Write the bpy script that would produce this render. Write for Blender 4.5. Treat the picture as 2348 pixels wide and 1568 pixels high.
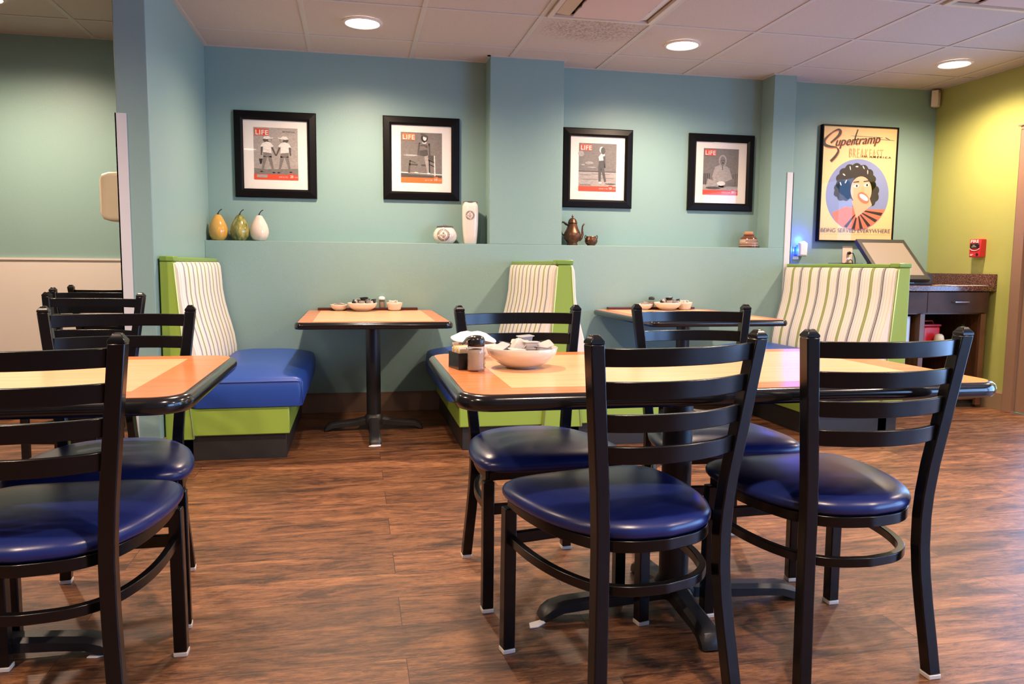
import bpy, bmesh, math, random
from mathutils import Vector, Matrix
PI = math.pi
for o in list(bpy.data.objects): bpy.data.objects.remove(o)
sc = bpy.context.scene; C = sc.collection
random.seed(7)

# ------------------------------------------------------------------ camera
CAMH = 1.0602
cam = bpy.data.cameras.new('camera'); co = bpy.data.objects.new('camera', cam); C.objects.link(co)
cam.sensor_width = 36.0; cam.lens = 1768.2/2348*36.0; cam.clip_start = .05; cam.clip_end = 100
Rr = Vector((0.9801, -0.1983, 0.00876)); Rd = Vector((-0.01132, -0.09991, -0.99493)); Rf = Vector((0.19817, 0.97504, -0.10016))
m3 = Matrix((Rr, -Rd, -Rf)).transposed()
co.matrix_world = Matrix.Translation((0, 0, CAMH)) @ m3.to_4x4()
sc.camera = co
# ------------------------------------------------------------------ view, world
sc.view_settings.view_transform = 'Standard'; sc.view_settings.look = 'None'
sc.view_settings.gamma = 1; sc.view_settings.exposure = 0.0; sc.view_settings.use_curve_mapping = False
W = bpy.data.worlds.new('world'); sc.world = W; W.use_nodes = True
W.node_tree.nodes['Background'].inputs[0].default_value = (.42, .62, 1.0, 1)
W.node_tree.nodes['Background'].inputs[1].default_value = 5.0
LAMP_W = 47.0; LAMP_COL = (1.0, .74, .54); DAY_COL = (.22, .45, 1.0); DAY_W = 62.0
ZC = 2.526; YB = 5.734; YP = 5.55; XR = 4.744; XL = -.993

def area(name, loc, rot, sx, sy, w, col):
    l = bpy.data.lights.new(name, 'AREA'); l.shape = 'RECTANGLE'; l.size = sx; l.size_y = sy; l.energy = w; l.color = col
    o = bpy.data.objects.new(name, l); C.objects.link(o); o.location = loc; o.rotation_euler = rot; return o
# daylight entering the three openings of the right wall (door and two windows, all outside the glass)
area('daylight', (XR+.30, 4.28, 1.15), (0, PI/2, 0), 2.0, .66, DAY_W*.55, DAY_COL)
area('daylight', (XR+.30, 1.15, 1.12), (0, PI/2, 0), 1.9, 2.2, DAY_W*1.9, DAY_COL)
area('daylight', (XR+.30, -1.27, 1.12), (0, PI/2, 0), 1.9, 2.2, DAY_W*1.9, DAY_COL)

# ------------------------------------------------------------------ materials
def mat(name, col, rough=.5, metal=0, spec=.5, coat=0, bump=None, emit=None, trans=0, sheen=0):
    m = bpy.data.materials.new(name); m.use_nodes = True; nt = m.node_tree; b = nt.nodes['Principled BSDF']
    b.inputs['Base Color'].default_value = (*col, 1); b.inputs['Roughness'].default_value = rough
    b.inputs['Metallic'].default_value = metal; b.inputs['Specular IOR Level'].default_value = spec
    b.inputs['Coat Weight'].default_value = coat; b.inputs['Coat Roughness'].default_value = .08
    b.inputs['Transmission Weight'].default_value = trans
    b.inputs['Sheen Weight'].default_value = sheen
    if emit: b.inputs['Emission Color'].default_value = (*emit[0], 1); b.inputs['Emission Strength'].default_value = emit[1]
    if bump:
        sc_, st, di = bump
        tc = nt.nodes.new('ShaderNodeTexCoord'); n = nt.nodes.new('ShaderNodeTexNoise'); n.inputs['Scale'].default_value = sc_; n.inputs['Detail'].default_value = 3
        bp = nt.nodes.new('ShaderNodeBump'); bp.inputs['Strength'].default_value = st; bp.inputs['Distance'].default_value = di
        nt.links.new(tc.outputs['Object'], n.inputs['Vector']); nt.links.new(n.outputs['Fac'], bp.inputs['Height']); nt.links.new(bp.outputs['Normal'], b.inputs['Normal'])
    return m
def N(nt, t, **k):
    n = nt.nodes.new(t)
    for a, v in k.items(): setattr(n, a, v)
    return n
def math_node(nt, op, a, b=None):
    n = N(nt, 'ShaderNodeMath', operation=op)
    for i, v in enumerate((a, b)):
        if v is None: continue
        if isinstance(v, (int, float)): n.inputs[i].default_value = v
        else: nt.links.new(v, n.inputs[i])
    return n.outputs[0]
def ramp(nt, fac, stops, interp='LINEAR'):
    r = N(nt, 'ShaderNodeValToRGB'); r.color_ramp.interpolation = interp
    el = r.color_ramp.elements
    while len(el) < len(stops): el.new(.5)
    for e, (p, c) in zip(el, stops): e.position = p; e.color = (*c, 1)
    nt.links.new(fac, r.inputs['Fac']); return r.outputs['Color']

teal = mat('teal_wall_paint', (.235, .370, .350), .42, spec=.35, bump=(170, .35, .002))
lime = mat('lime_wall_paint', (.39, .40, .115), .42, spec=.35, bump=(170, .35, .002))
neutral = mat('cream_wall_paint', (.46, .41, .36), .6)
wainm = mat('white_wainscot', (.72, .66, .6), .45, bump=(260, .2, .001))
guardm = mat('corner_guard_metal', (.62, .63, .66), .28, spec=.6)
basem = mat('brown_rubber_base', (.14, .085, .06), .45)
basetan = mat('tan_painted_base', (.25, .165, .10), .5)
casem = mat('brown_door_paint', (.27, .16, .11), .35)
gridm = mat('ceiling_bar', (.52, .48, .44), .5)
framem = mat('black_powder_coat', (.004, .0036, .0042), .23, spec=.38, bump=(600, .08, .0005))
ironm = mat('black_cast_iron', (.016, .015, .016), .42, bump=(220, .3, .001))
glidem = mat('white_glide', (.62, .58, .52), .4)
seatm = mat('navy_vinyl', (.010, .019, .115), .30, spec=.5, bump=(420, .12, .0006))
bluem = mat('blue_vinyl', (.015, .064, .32), .42, bump=(420, .15, .0006))
edgem = mat('black_table_edge', (.007, .007, .008), .16, coat=.2)
blackfr = mat('black_frame_paint', (.004, .0036, .004), .38, spec=.15)
matb = mat('mat_board', (.83, .77, .72), .7)
whitec = mat('white_glazed_ceramic', (.70, .61, .54), .12, coat=.3)
creamp = mat('cream_plastic', (.78, .70, .52), .35)
whitep = mat('white_plastic', (.82, .80, .80), .35)
greyp = mat('pale_grey_plastic', (.34, .345, .37), .3)
cupw = mat('pinkish_grey_plastic', (.52, .46, .43), .3)
blackp = mat('black_plastic', (.012, .012, .013), .22)
blackr = mat('black_rough_plastic', (.02, .019, .018), .45)
redp = mat('red_enamel', (.55, .02, .03), .3)
chrome = mat('brushed_steel', (.62, .62, .64), .25, metal=1)
copper = mat('antique_copper', (.13, .062, .036), .34, metal=.75, bump=(60, .15, .002))
darkm = mat('dark_patina', (.02, .016, .013), .4, metal=.5)
jarlid = mat('dark_grey_rim', (.10, .085, .08), .3)
corkm = mat('cork', (.52, .24, .11), .8, bump=(250, .4, .001))
brownglaze = mat('brown_glaze', (.12, .04, .025), .2, coat=.3)
stemm = mat('black_stem', (.012, .010, .014), .35)
papery = mat('white_paper', (.80, .76, .72), .7)
inkm = mat('brown_ink', (.10, .055, .05), .6)
screenm = mat('pos_screen', (.22, .18, .14), .42, spec=.6)
salt = mat('seasoning_grains', (.46, .36, .28), .8, bump=(500, .6, .002))
lens = mat('lamp_lens', (1, 1, 1), .5, emit=((1, .86, .70), 14.0))
trimring = mat('lamp_trim', (.72, .62, .56), .4)
ventm = mat('vent_metal', (.60, .52, .44), .45, bump=(40, .2, .001))
ventd = mat('vent_dusty_plate', (.60, .47, .42), .8, bump=(30, .6, .003))
blackhole = mat('dark_duct', (.12, .085, .06), .9)
bluled = mat('blue_night_light', (.05, .1, 1), .5, emit=((.01, .04, 1), 7))
outletm = mat('outlet_cover', (.78, .62, .52), .4)
stripeg = mat('trim_pale_stitch', (.55, .70, .35), .5)

def glass_mat(name, tint=(1, 1, 1), refl=1.0):
    m = bpy.data.materials.new(name); m.use_nodes = True; nt = m.node_tree; nt.nodes.clear()
    out = N(nt, 'ShaderNodeOutputMaterial'); mx = N(nt, 'ShaderNodeMixShader'); t = N(nt, 'ShaderNodeBsdfTransparent'); g = N(nt, 'ShaderNodeBsdfGlossy')
    t.inputs[0].default_value = (*tint, 1); g.inputs['Roughness'].default_value = .02
    f = N(nt, 'ShaderNodeLayerWeight')
    nt.links.new(math_node(nt, 'MULTIPLY', math_node(nt, 'ADD', math_node(nt, 'MULTIPLY', math_node(nt, 'POWER', f.outputs['Facing'], 4.0), .9), .045), refl), mx.inputs[0]); nt.links.new(t.outputs[0], mx.inputs[1]); nt.links.new(g.outputs[0], mx.inputs[2]); nt.links.new(mx.outputs[0], out.inputs[0]); return m
glassm = glass_mat('clear_pane', (.97, .98, .97))
posterglass = glass_mat('poster_pane', (.98, .98, .97), .6)
clearp = glass_mat('clear_plastic', (.80, .79, .80), 1.5)
jarglass = glass_mat('shaker_glass', (.90, .90, .90), 1.6)

def weave(name, col):
    m = mat(name, col, .40); nt = m.node_tree; b = nt.nodes['Principled BSDF']
    tc = N(nt, 'ShaderNodeTexCoord'); w = N(nt, 'ShaderNodeTexWave', wave_type='BANDS', bands_direction='DIAGONAL'); w.inputs['Scale'].default_value = 90; w.inputs['Distortion'].default_value = .6
    ck = N(nt, 'ShaderNodeTexChecker'); ck.inputs['Scale'].default_value = 150
    nt.links.new(tc.outputs['Object'], w.inputs['Vector']); nt.links.new(tc.outputs['Object'], ck.inputs['Vector'])
    s = math_node(nt, 'ADD', w.outputs['Fac'], math_node(nt, 'MULTIPLY', ck.outputs['Fac'], .4))
    bp = N(nt, 'ShaderNodeBump'); bp.inputs['Strength'].default_value = .14; bp.inputs['Distance'].default_value = .0015
    nt.links.new(s, bp.inputs['Height']); nt.links.new(bp.outputs['Normal'], b.inputs['Normal']); return m
greenm = weave('lime_woven_vinyl', (.27, .40, .055))
greencap = mat('lime_smooth_vinyl', (.19, .33, .055), .35)

def floor_mat():
    m = mat('wood_plank_floor', (.2, .1, .05), .3, spec=.5); nt = m.node_tree; b = nt.nodes['Principled BSDF']
    tc = N(nt, 'ShaderNodeTexCoord'); mp = N(nt, 'ShaderNodeMapping'); mp.inputs['Location'].default_value = (.79, .145, 0)
    nt.links.new(tc.outputs['Object'], mp.inputs['Vector'])
    br = N(nt, 'ShaderNodeTexBrick'); br.offset = .37; br.offset_frequency = 2; br.squash = 1
    br.inputs['Scale'].default_value = 1; br.inputs['Brick Width'].default_value = 1.45; br.inputs['Row Height'].default_value = .195
    br.inputs['Mortar Size'].default_value = .0012; br.inputs['Mortar Smooth'].default_value = .2; br.inputs['Bias'].default_value = 0
    br.inputs['Color1'].default_value = (0, 0, 0, 1); br.inputs['Color2'].default_value = (1, 1, 1, 1); br.inputs['Mortar'].default_value = (.5, .5, .5, 1)
    nt.links.new(mp.outputs[0], br.inputs['Vector'])
    # per plank offset of the grain
    off = N(nt, 'ShaderNodeVectorMath', operation='SCALE'); off.inputs['Scale'].default_value = 7.3
    nt.links.new(br.outputs['Color'], off.inputs[0])
    ad = N(nt, 'ShaderNodeVectorMath', operation='ADD'); nt.links.new(mp.outputs[0], ad.inputs[0]); nt.links.new(off.outputs[0], ad.inputs[1])
    def noise(sx, sy, scale, detail, dist=0, rough=.6):
        q = N(nt, 'ShaderNodeMapping'); q.inputs['Scale'].default_value = (sx, sy, 1); nt.links.new(ad.outputs[0], q.inputs['Vector'])
        n = N(nt, 'ShaderNodeTexNoise'); n.inputs['Scale'].default_value = scale; n.inputs['Detail'].default_value = detail; n.inputs['Distortion'].default_value = dist; n.inputs['Roughness'].default_value = rough
        nt.links.new(q.outputs[0], n.inputs['Vector']); return n.outputs['Fac']
    big = noise(1.3, 6.0, 2.0, 8, .9, .75); mid = noise(2.4, 17, 3.4, 10, 1.6, .85); fine = noise(3.4, 34, 6.0, 8, .8, .85)
    v = math_node(nt, 'ADD', math_node(nt, 'MULTIPLY', big, .40), math_node(nt, 'ADD', math_node(nt, 'MULTIPLY', mid, .38), math_node(nt, 'MULTIPLY', fine, .26)))
    col = ramp(nt, v, [(.425, (.014, .006, .004)), (.475, (.060, .023, .012)), (.515, (.150, .060, .025)), (.56, (.25, .107, .045)), (.64, (.40, .195, .088))])
    pv = N(nt, 'ShaderNodeSeparateColor'); nt.links.new(br.outputs['Color'], pv.inputs[0])
    hs = N(nt, 'ShaderNodeHueSaturation'); nt.links.new(col, hs.inputs['Color']); nt.links.new(math_node(nt, 'ADD', math_node(nt, 'MULTIPLY', pv.outputs[0], .45), .78), hs.inputs['Value'])
    mx = N(nt, 'ShaderNodeMix', data_type='RGBA'); nt.links.new(br.outputs['Fac'], mx.inputs[0]); nt.links.new(hs.outputs[0], mx.inputs[6]); mx.inputs[7].default_value = (.03, .013, .009, 1)
    nt.links.new(mx.outputs[2], b.inputs['Base Color'])
    nt.links.new(math_node(nt, 'ADD', math_node(nt, 'MULTIPLY', fine, .22), .27), b.inputs['Roughness'])
    bp = N(nt, 'ShaderNodeBump'); bp.inputs['Strength'].default_value = .25; bp.inputs['Distance'].default_value = .002
    nt.links.new(math_node(nt, 'ADD', fine, math_node(nt, 'MULTIPLY', br.outputs['Fac'], -1.0)), bp.inputs['Height']); nt.links.new(bp.outputs['Normal'], b.inputs['Normal'])
    return m
floorm = floor_mat()
def wood(name, c1, c2, rough=.25, scale=(1, 14, 1), coat=0, s=4, spec=.5):
    m = mat(name, c1, rough, coat=coat, spec=spec); nt = m.node_tree; b = nt.nodes['Principled BSDF']
    tc = N(nt, 'ShaderNodeTexCoord'); q = N(nt, 'ShaderNodeMapping'); q.inputs['Scale'].default_value = scale
    n = N(nt, 'ShaderNodeTexNoise'); n.inputs['Scale'].default_value = s; n.inputs['Detail'].default_value = 5; n.inputs['Distortion'].default_value = .5
    nt.links.new(tc.outputs['Object'], q.inputs[0]); nt.links.new(q.outputs[0], n.inputs['Vector'])
    nt.links.new(ramp(nt, n.outputs['Fac'], [(.35, c2), (.62, c1)]), b.inputs['Base Color']); return m
maple = wood('maple_laminate', (.78, .46, .25), (.71, .40, .20), .24)
cherry = wood('cherry_laminate', (.62, .225, .085), (.54, .18, .06), .22)
cabm = wood('walnut_cabinet', (.075, .036, .022), (.035, .016, .010), .5, spec=.22)
cabside = wood('walnut_edge', (.16, .07, .035), (.10, .04, .02), .4)
def granite():
    m = mat('brown_speckled_granite', (.1, .05, .04), .2, coat=.4); nt = m.node_tree; b = nt.nodes['Principled BSDF']
    tc = N(nt, 'ShaderNodeTexCoord'); n = N(nt, 'ShaderNodeTexNoise'); n.inputs['Scale'].default_value = 130; n.inputs['Detail'].default_value = 4
    nt.links.new(tc.outputs['Object'], n.inputs['Vector'])
    nt.links.new(ramp(nt, n.outputs['Fac'], [(.35, (.03, .012, .01)), (.52, (.12, .045, .032)), (.68, (.30, .15, .11))]), b.inputs['Base Color']); return m
granitem = granite()
def tile():
    m = mat('ceiling_tile', (.62, .56, .52), .85); nt = m.node_tree; b = nt.nodes['Principled BSDF']
    tc = N(nt, 'ShaderNodeTexCoord'); n = N(nt, 'ShaderNodeTexNoise'); n.inputs['Scale'].default_value = 160; n.inputs['Detail'].default_value = 3
    nt.links.new(tc.outputs['Object'], n.inputs['Vector'])
    c = ramp(nt, n.outputs['Fac'], [(.30, (.42, .365, .33)), (.45, (.52, .455, .415))])
    # dust blown from the vent onto the tile beside it
    g = N(nt, 'ShaderNodeTexGradient', gradient_type='SPHERICAL'); q = N(nt, 'ShaderNodeMapping', vector_type='TEXTURE'); q.inputs['Location'].default_value = (1.48, 4.80, 2.5); q.inputs['Scale'].default_value = (.42, .30, 1)
    nt.links.new(tc.outputs['Object'], q.inputs[0]); nt.links.new(q.outputs[0], g.inputs[0])
    n2 = N(nt, 'ShaderNodeTexNoise'); n2.inputs['Scale'].default_value = 75; n2.inputs['Detail'].default_value = 2; nt.links.new(tc.outputs['Object'], n2.inputs['Vector'])
    k = math_node(nt, 'MULTIPLY', ramp_fac(nt, g.outputs['Fac'], 0, .5), ramp_fac(nt, n2.outputs['Fac'], .44, .60))
    mx = N(nt, 'ShaderNodeMix', data_type='RGBA'); nt.links.new(math_node(nt, 'MULTIPLY', k, .75), mx.inputs[0]); nt.links.new(c, mx.inputs[6]); mx.inputs[7].default_value = (.28, .19, .15, 1)
    nt.links.new(mx.outputs[2], b.inputs['Base Color'])
    bp = N(nt, 'ShaderNodeBump'); bp.inputs['Strength'].default_value = .3; bp.inputs['Distance'].default_value = .003; nt.links.new(n.outputs['Fac'], bp.inputs['Height']); nt.links.new(bp.outputs['Normal'], b.inputs['Normal'])
    return m
def ramp_fac(nt, fac, a, b_):
    r = N(nt, 'ShaderNodeMapRange'); r.inputs['From Min'].default_value = a; r.inputs['From Max'].default_value = b_
    nt.links.new(fac, r.inputs['Value']); return r.outputs[0]
tilem = tile()
def stripes():
    m = mat('striped_upholstery', (.7, .6, .5), .65, bump=(500, .2, .001)); nt = m.node_tree; b = nt.nodes['Principled BSDF']
    tc = N(nt, 'ShaderNodeTexCoord'); sp = N(nt, 'ShaderNodeSeparateXYZ'); nt.links.new(tc.outputs['Object'], sp.inputs[0])
    f = math_node(nt, 'FRACT', math_node(nt, 'MULTIPLY', math_node(nt, 'ADD', sp.outputs['Y'], 10.03), 1/.232))
    cr = (.80, .74, .67); tn = (.70, .60, .51); gn = (.27, .31, .10); gy = (.17, .15, .16); wh = (.85, .80, .74); bl = (.30, .36, .45); yl = (.55, .55, .28)
    st = [(0, gy), (.035, wh), (.05, gy), (.085, wh), (.11, bl), (.125, cr), (.20, tn), (.225, cr), (.33, tn), (.35, cr), (.42, yl), (.43, gn), (.485, yl), (.50, gn), (.555, yl), (.565, cr), (.65, tn), (.67, cr), (.76, tn), (.79, cr), (.88, bl), (.895, wh), (.93, bl), (.945, wh), (.965, gy)]
    nt.links.new(ramp(nt, f, st, 'CONSTANT'), b.inputs['Base Color']); return m
stripem = stripes()
def gourd_green():
    m = mat('mottled_green_glaze', (.2, .2, .05), .12, coat=.5); nt = m.node_tree; b = nt.nodes['Principled BSDF']
    tc = N(nt, 'ShaderNodeTexCoord'); q = N(nt, 'ShaderNodeMapping'); q.inputs['Scale'].default_value = (9, 9, 1.4)
    n = N(nt, 'ShaderNodeTexNoise'); n.inputs['Scale'].default_value = 5; n.inputs['Detail'].default_value = 4
    nt.links.new(tc.outputs['Object'], q.inputs[0]); nt.links.new(q.outputs[0], n.inputs['Vector'])
    nt.links.new(ramp(nt, n.outputs['Fac'], [(.35, (.06, .075, .02)), (.5, (.20, .20, .045)), (.65, (.36, .32, .10))]), b.inputs['Base Color']); return m
ggreen = gourd_green()
gyel = wood('amber_glaze', (.66, .36, .06), (.50, .30, .08), .12, (1, 1, 1), .5, 14)
gwhite = mat('ivory_glaze', (.72, .57, .48), .12, coat=.5)

# ------------------------------------------------------------------ mesh helpers
class MB:
    def __init__(s): s.bm = bmesh.new(); s.mi = 0
    def face(s, vs):
        try: f = s.bm.faces.new(vs); f.material_index = s.mi; return f
        except ValueError: return None
    def V(s, p): return s.bm.verts.new(p)
    def box(s, x0, x1, y0, y1, z0, z1):
        v = [s.V(p) for p in ((x0, y0, z0), (x1, y0, z0), (x1, y1, z0), (x0, y1, z0), (x0, y0, z1), (x1, y0, z1), (x1, y1, z1), (x0, y1, z1))]
        for q in ((3, 2, 1, 0), (4, 5, 6, 7), (0, 1, 5, 4), (1, 2, 6, 5), (2, 3, 7, 6), (3, 0, 4, 7)): s.face([v[i] for i in q])
        return s
    def sheet(s, x0, x1, y, z0, z1):
        s.face([s.V(p) for p in ((x0, y, z0), (x1, y, z0), (x1, y, z1), (x0, y, z1))]); return s
    def prism(s, pts, axis, a, b):
        """2D polygon extruded along axis ('x','y','z') from a to b"""
        def P(p, t):
            return {'x': (t, p[0], p[1]), 'y': (p[0], t, p[1]), 'z': (p[0], p[1], t)}[axis]
        A = [s.V(P(p, a)) for p in pts]; B = [s.V(P(p, b)) for p in pts]; n = len(pts)
        s.face(A); s.face(B[::-1])
        for i in range(n): s.face([A[i], B[i], B[(i+1) % n], A[(i+1) % n]])
        return s
    def loft(s, rings, cap0=True, cap1=True, closed=True):
        R = [[s.V(p) for p in r] for r in rings]; n = len(R[0])
        for a, b in zip(R, R[1:]):
            for i in range(n if closed else n-1): s.face([a[i], a[(i+1) % n], b[(i+1) % n], b[i]])
        if cap0: s.face(R[0][::-1])
        if cap1: s.face(R[-1])
        return s
    def lathe(s, prof, c=(0, 0, 0), n=32, squash=None, cap0=True, cap1=True):
        rings = []
        for r, z in prof:
            r = max(r, 1e-4); ring = []
            for i in range(n):
                a = 2*PI*i/n; rr = r
                if squash: rr = r*squash(a, z)
                ring.append((c[0]+rr*math.cos(a), c[1]+rr*math.sin(a), c[2]+z))
            rings.append(ring)
        return s.loft(rings, cap0, cap1)
    def tube(s, pts, r, n=10, caps=True, radii=None):
        pts = [Vector(p) for p in pts]; rings = []; up = Vector((0, 0, 1)); prevn = None
        for i, p in enumerate(pts):
            d = (pts[min(i+1, len(pts)-1)]-pts[max(i-1, 0)]).normalized()
            if prevn is None:
                a = up if abs(d.z) < .9 else Vector((1, 0, 0)); nn = (a-d*a.dot(d)).normalized()
            else: nn = (prevn-d*prevn.dot(d)).normalized()
            prevn = nn; bn = d.cross(nn); rr = radii[i] if radii else r
            rings.append([p+(nn*math.cos(2*PI*k/n)+bn*math.sin(2*PI*k/n))*rr for k in range(n)])
        return s.loft(rings, caps, caps)
    def bar(s, pts, w, h, closed=False):
        """flat bar of width w (horizontal) and height h along a path in a level plane"""
        pts = [Vector(p) for p in pts]; n = len(pts); rings = []
        for i, p in enumerate(pts):
            a = pts[(i-1) % n] if closed or i else pts[0]; b = pts[(i+1) % n] if closed or i < n-1 else pts[-1]
            d = (b-a); d.z = 0; d.normalize(); q = Vector((-d.y, d.x, 0)); u = Vector((0, 0, 1))
            rings.append([p+q*w/2-u*h/2, p-q*w/2-u*h/2, p-q*w/2+u*h/2, p+q*w/2+u*h/2])
        if closed: rings.append(rings[0]); return s.loft(rings, False, False)
        return s.loft(rings)
    def post(s, pts, w, h=None):
        """square post following points (section stays level)"""
        h = h or w
        return s.loft([[(p[0]-w/2, p[1]-h/2, p[2]), (p[0]+w/2, p[1]-h/2, p[2]), (p[0]+w/2, p[1]+h/2, p[2]), (p[0]-w/2, p[1]+h/2, p[2])] for p in pts])
    def build(s, name, mats, parent=None, smooth=False, bevel=0, seg=2, sub=0, loc=None):
        bmesh.ops.remove_doubles(s.bm, verts=s.bm.verts, dist=1e-5)
        bmesh.ops.recalc_face_normals(s.bm, faces=s.bm.faces)
        me = bpy.data.meshes.new(name); s.bm.to_mesh(me); s.bm.free()
        o = bpy.data.objects.new(name, me); C.objects.link(o)
        for m in (mats if isinstance(mats, (list, tuple)) else [mats]): me.materials.append(m)
        if bevel:
            b = o.modifiers.new('bevel', 'BEVEL'); b.width = bevel; b.segments = seg; b.limit_method = 'ANGLE'; b.angle_limit = .6
        if sub:
            q = o.modifiers.new('sub', 'SUBSURF'); q.levels = sub; q.render_levels = sub
        if smooth or bevel:
            for p in me.polygons: p.use_smooth = True
        if smooth == 'auto' or (bevel and not smooth):
            try: me.set_sharp_from_angle(angle=math.radians(40))
            except Exception: pass
        if parent: o.parent = parent
        if loc: o.location = loc
        return o
def tag(o, label, cat, group=None):
    o['label'] = label; o['category'] = cat
    if group: o['group'] = group
    return o
def thing(name, label, cat, loc=(0, 0, 0), rz=0, group=None):
    o = bpy.data.objects.new(name, None); C.objects.link(o); o.location = loc; o.rotation_euler = (0, 0, rz); o.empty_display_size = .1
    return tag(o, label, cat, group)
def struct(o): o['kind'] = 'structure'; return o
def dup(root, loc, rz, label, group=None, rot=None):
    kids = {}
    for o in bpy.data.objects:
        if o.parent: kids.setdefault(o.parent.name, []).append(o)
    def rec(o, par):
        c = o.copy(); C.objects.link(c)
        if par: c.parent = par
        for k in kids.get(o.name, []): rec(k, c)
        return c
    r = rec(root, None); r.location = loc; r.rotation_euler = rot if rot else (0, 0, rz); r['label'] = label
    if group: r['group'] = group
    return r
def text_polys(mb, s, mi, place, size=1.0, width=None, shear=0, align='LEFT', bold=0, spacing=1.0):
    """flat lettering: place(u,v) maps text plane to 3D"""
    cu = bpy.data.curves.new('t', 'FONT'); cu.body = s; cu.size = size; cu.shear = shear; cu.fill_mode = 'FRONT'; cu.resolution_u = 3; cu.offset = bold; cu.space_character = spacing
    ob = bpy.data.objects.new('t', cu); C.objects.link(ob)
    dg = bpy.context.evaluated_depsgraph_get(); me = bpy.data.meshes.new_from_object(ob.evaluated_get(dg))
    xs = [v.co.x for v in me.vertices] or [0]; x0, x1 = min(xs), max(xs)
    k = (width/(x1-x0)) if width else 1.0; dx = {'LEFT': -x0, 'CENTER': -(x0+x1)/2, 'RIGHT': -x1}[align]
    vs = [mb.V(place((v.co.x+dx)*k, v.co.y)) for v in me.vertices]
    old = mb.mi; mb.mi = mi
    for p in me.polygons: mb.face([vs[i] for i in p.vertices])
    mb.mi = old
    bpy.data.objects.remove(ob); bpy.data.curves.remove(cu); bpy.data.meshes.remove(me)

# ------------------------------------------------------------------ setting
X0, Y0 = -6.0, -4.0
struct(MB().box(X0, XR+.15, Y0, YB+.15, -.1, 0).build('floor', floorm))
# back wall: wall plane, half wall with ledge, two pillars
b = MB().box(X0, XR+.15, YB, YB+.15, 0, ZC+.02)
b.box(XL, 3.347, YP, YB, 0, 1.205); b.box(.954, 1.495, YP, YB, 1.205, ZC); b.box(3.161, 3.347, YP, YB, 1.205, ZC)
struct(b.build('wall_back', teal, bevel=.003))
struct(MB().box(-1.142, XL, 4.19, YB, 0, ZC+.01).build('wall_partition', teal, bevel=.004))
struct(MB().box(X0-.1, X0, Y0, YB, 0, ZC).build('wall_left', neutral))
struct(MB().box(X0-.1, XR+.15, Y0-.1, Y0, 0, ZC).build('wall_front', neutral))
# right wall with door opening and two window openings
b = MB()
b.box(XR, XR+.15, 4.775, YB, 0, ZC); b.box(XR, XR+.15, 3.78, 4.775, 2.05, ZC); b.box(XR, XR+.15, 2.28, 3.78, 0, ZC)
for (ya, yb_) in ((.02, 2.28), (-2.4, -.14)): b.box(XR, XR+.15, ya, yb_, 0, .12); b.box(XR, XR+.15, ya, yb_, 2.12, ZC)
b.box(XR, XR+.15, -.14, .02, 0, ZC); b.box(XR, XR+.15, Y0, -2.4, 0, ZC)
struct(b.build('wall_right', lime))
# door: casing, leaf with glass
d = MB()
d.box(XR-.018, XR+.01, 4.765, 4.853, 0, 2.06).box(XR-.018, XR+.01, 3.70, 3.79, 0, 2.06).box(XR-.018, XR+.01, 3.70, 4.853, 2.06, 2.09).box(XR-.028, XR+.012, 3.68, 4.875, 2.086, 2.098)
door = struct(d.build('door_1', casem, bevel=.002))
l = MB(); l.box(XR+.01, XR+.05, 4.60, 4.765, 0.012, 2.05).box(XR+.01, XR+.05, 3.79, 3.93, .012, 2.05).box(XR+.01, XR+.05, 3.93, 4.60, .012, .24).box(XR+.01, XR+.05, 3.93, 4.60, 1.93, 2.05)
leaf = l.build('door_leaf', casem, door, bevel=.002)
MB().box(XR+.027, XR+.031, 3.93, 4.60, .24, 1.93).build('door_glass', glassm, door)
for i, (ya, yb_) in enumerate(((.02, 2.28), (-2.4, -.14))):
    w = MB()
    for (a, c, e, f) in ((ya, ya+.06, .12, 2.12), (yb_-.06, yb_, .12, 2.12), (ya, yb_, .12, .18), (ya, yb_, 2.06, 2.12), ((ya+yb_)/2-.02, (ya+yb_)/2+.02, .12, 2.12)): w.box(XR+.03, XR+.09, a, c, e, f)
    w = struct(w.build('window_%d' % (i+1), casem)); MB().box(XR+.055, XR+.06, ya, yb_, .12, 2.12).build('window_pane', glassm, w)
# ceiling tiles and bars
cx0, cdx, cy0, cdy = -.288, .6949, 5.3137, .6998
b = MB().box(X0, XR+.15, Y0, YB+.1, ZC, ZC+.08)
b.mi = 1
for i in range(-8, 8):
    x = cx0+cdx*i
    if X0 < x < XR: b.box(x-.015, x+.015, Y0, YB, ZC-.004, ZC+.002)
for k in range(-0, 14):
    y = cy0-cdy*k
    if y > Y0: b.box(X0, XR, y-.010, y+.010, ZC-.0045, ZC+.002)
b.box(XL, XL+.022, Y0 if False else 4.19, YB, ZC-.006, ZC+.002)
b.box(.954-.02, .954, YP-.02, YB, ZC-.006, ZC+.002).box(.954-.02, 1.515, YP-.02, YP, ZC-.006, ZC+.002).box(1.495, 1.515, YP, YB, ZC-.006, ZC+.002)
b.box(3.141, 3.161, YP, YB, ZC-.006, ZC+.002).box(3.141, 3.367, YP-.02, YP, ZC-.006, ZC+.002).box(3.347, 3.367, YP, YB, ZC-.006, ZC+.002)
b.box(X0, XR, YB-.02, YB, ZC-.005, ZC+.002); b.box(XR-.02, XR, Y0, YB, ZC-.005, ZC+.002)
struct(b.build('ceiling', [tilem, gridm]))
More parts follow.
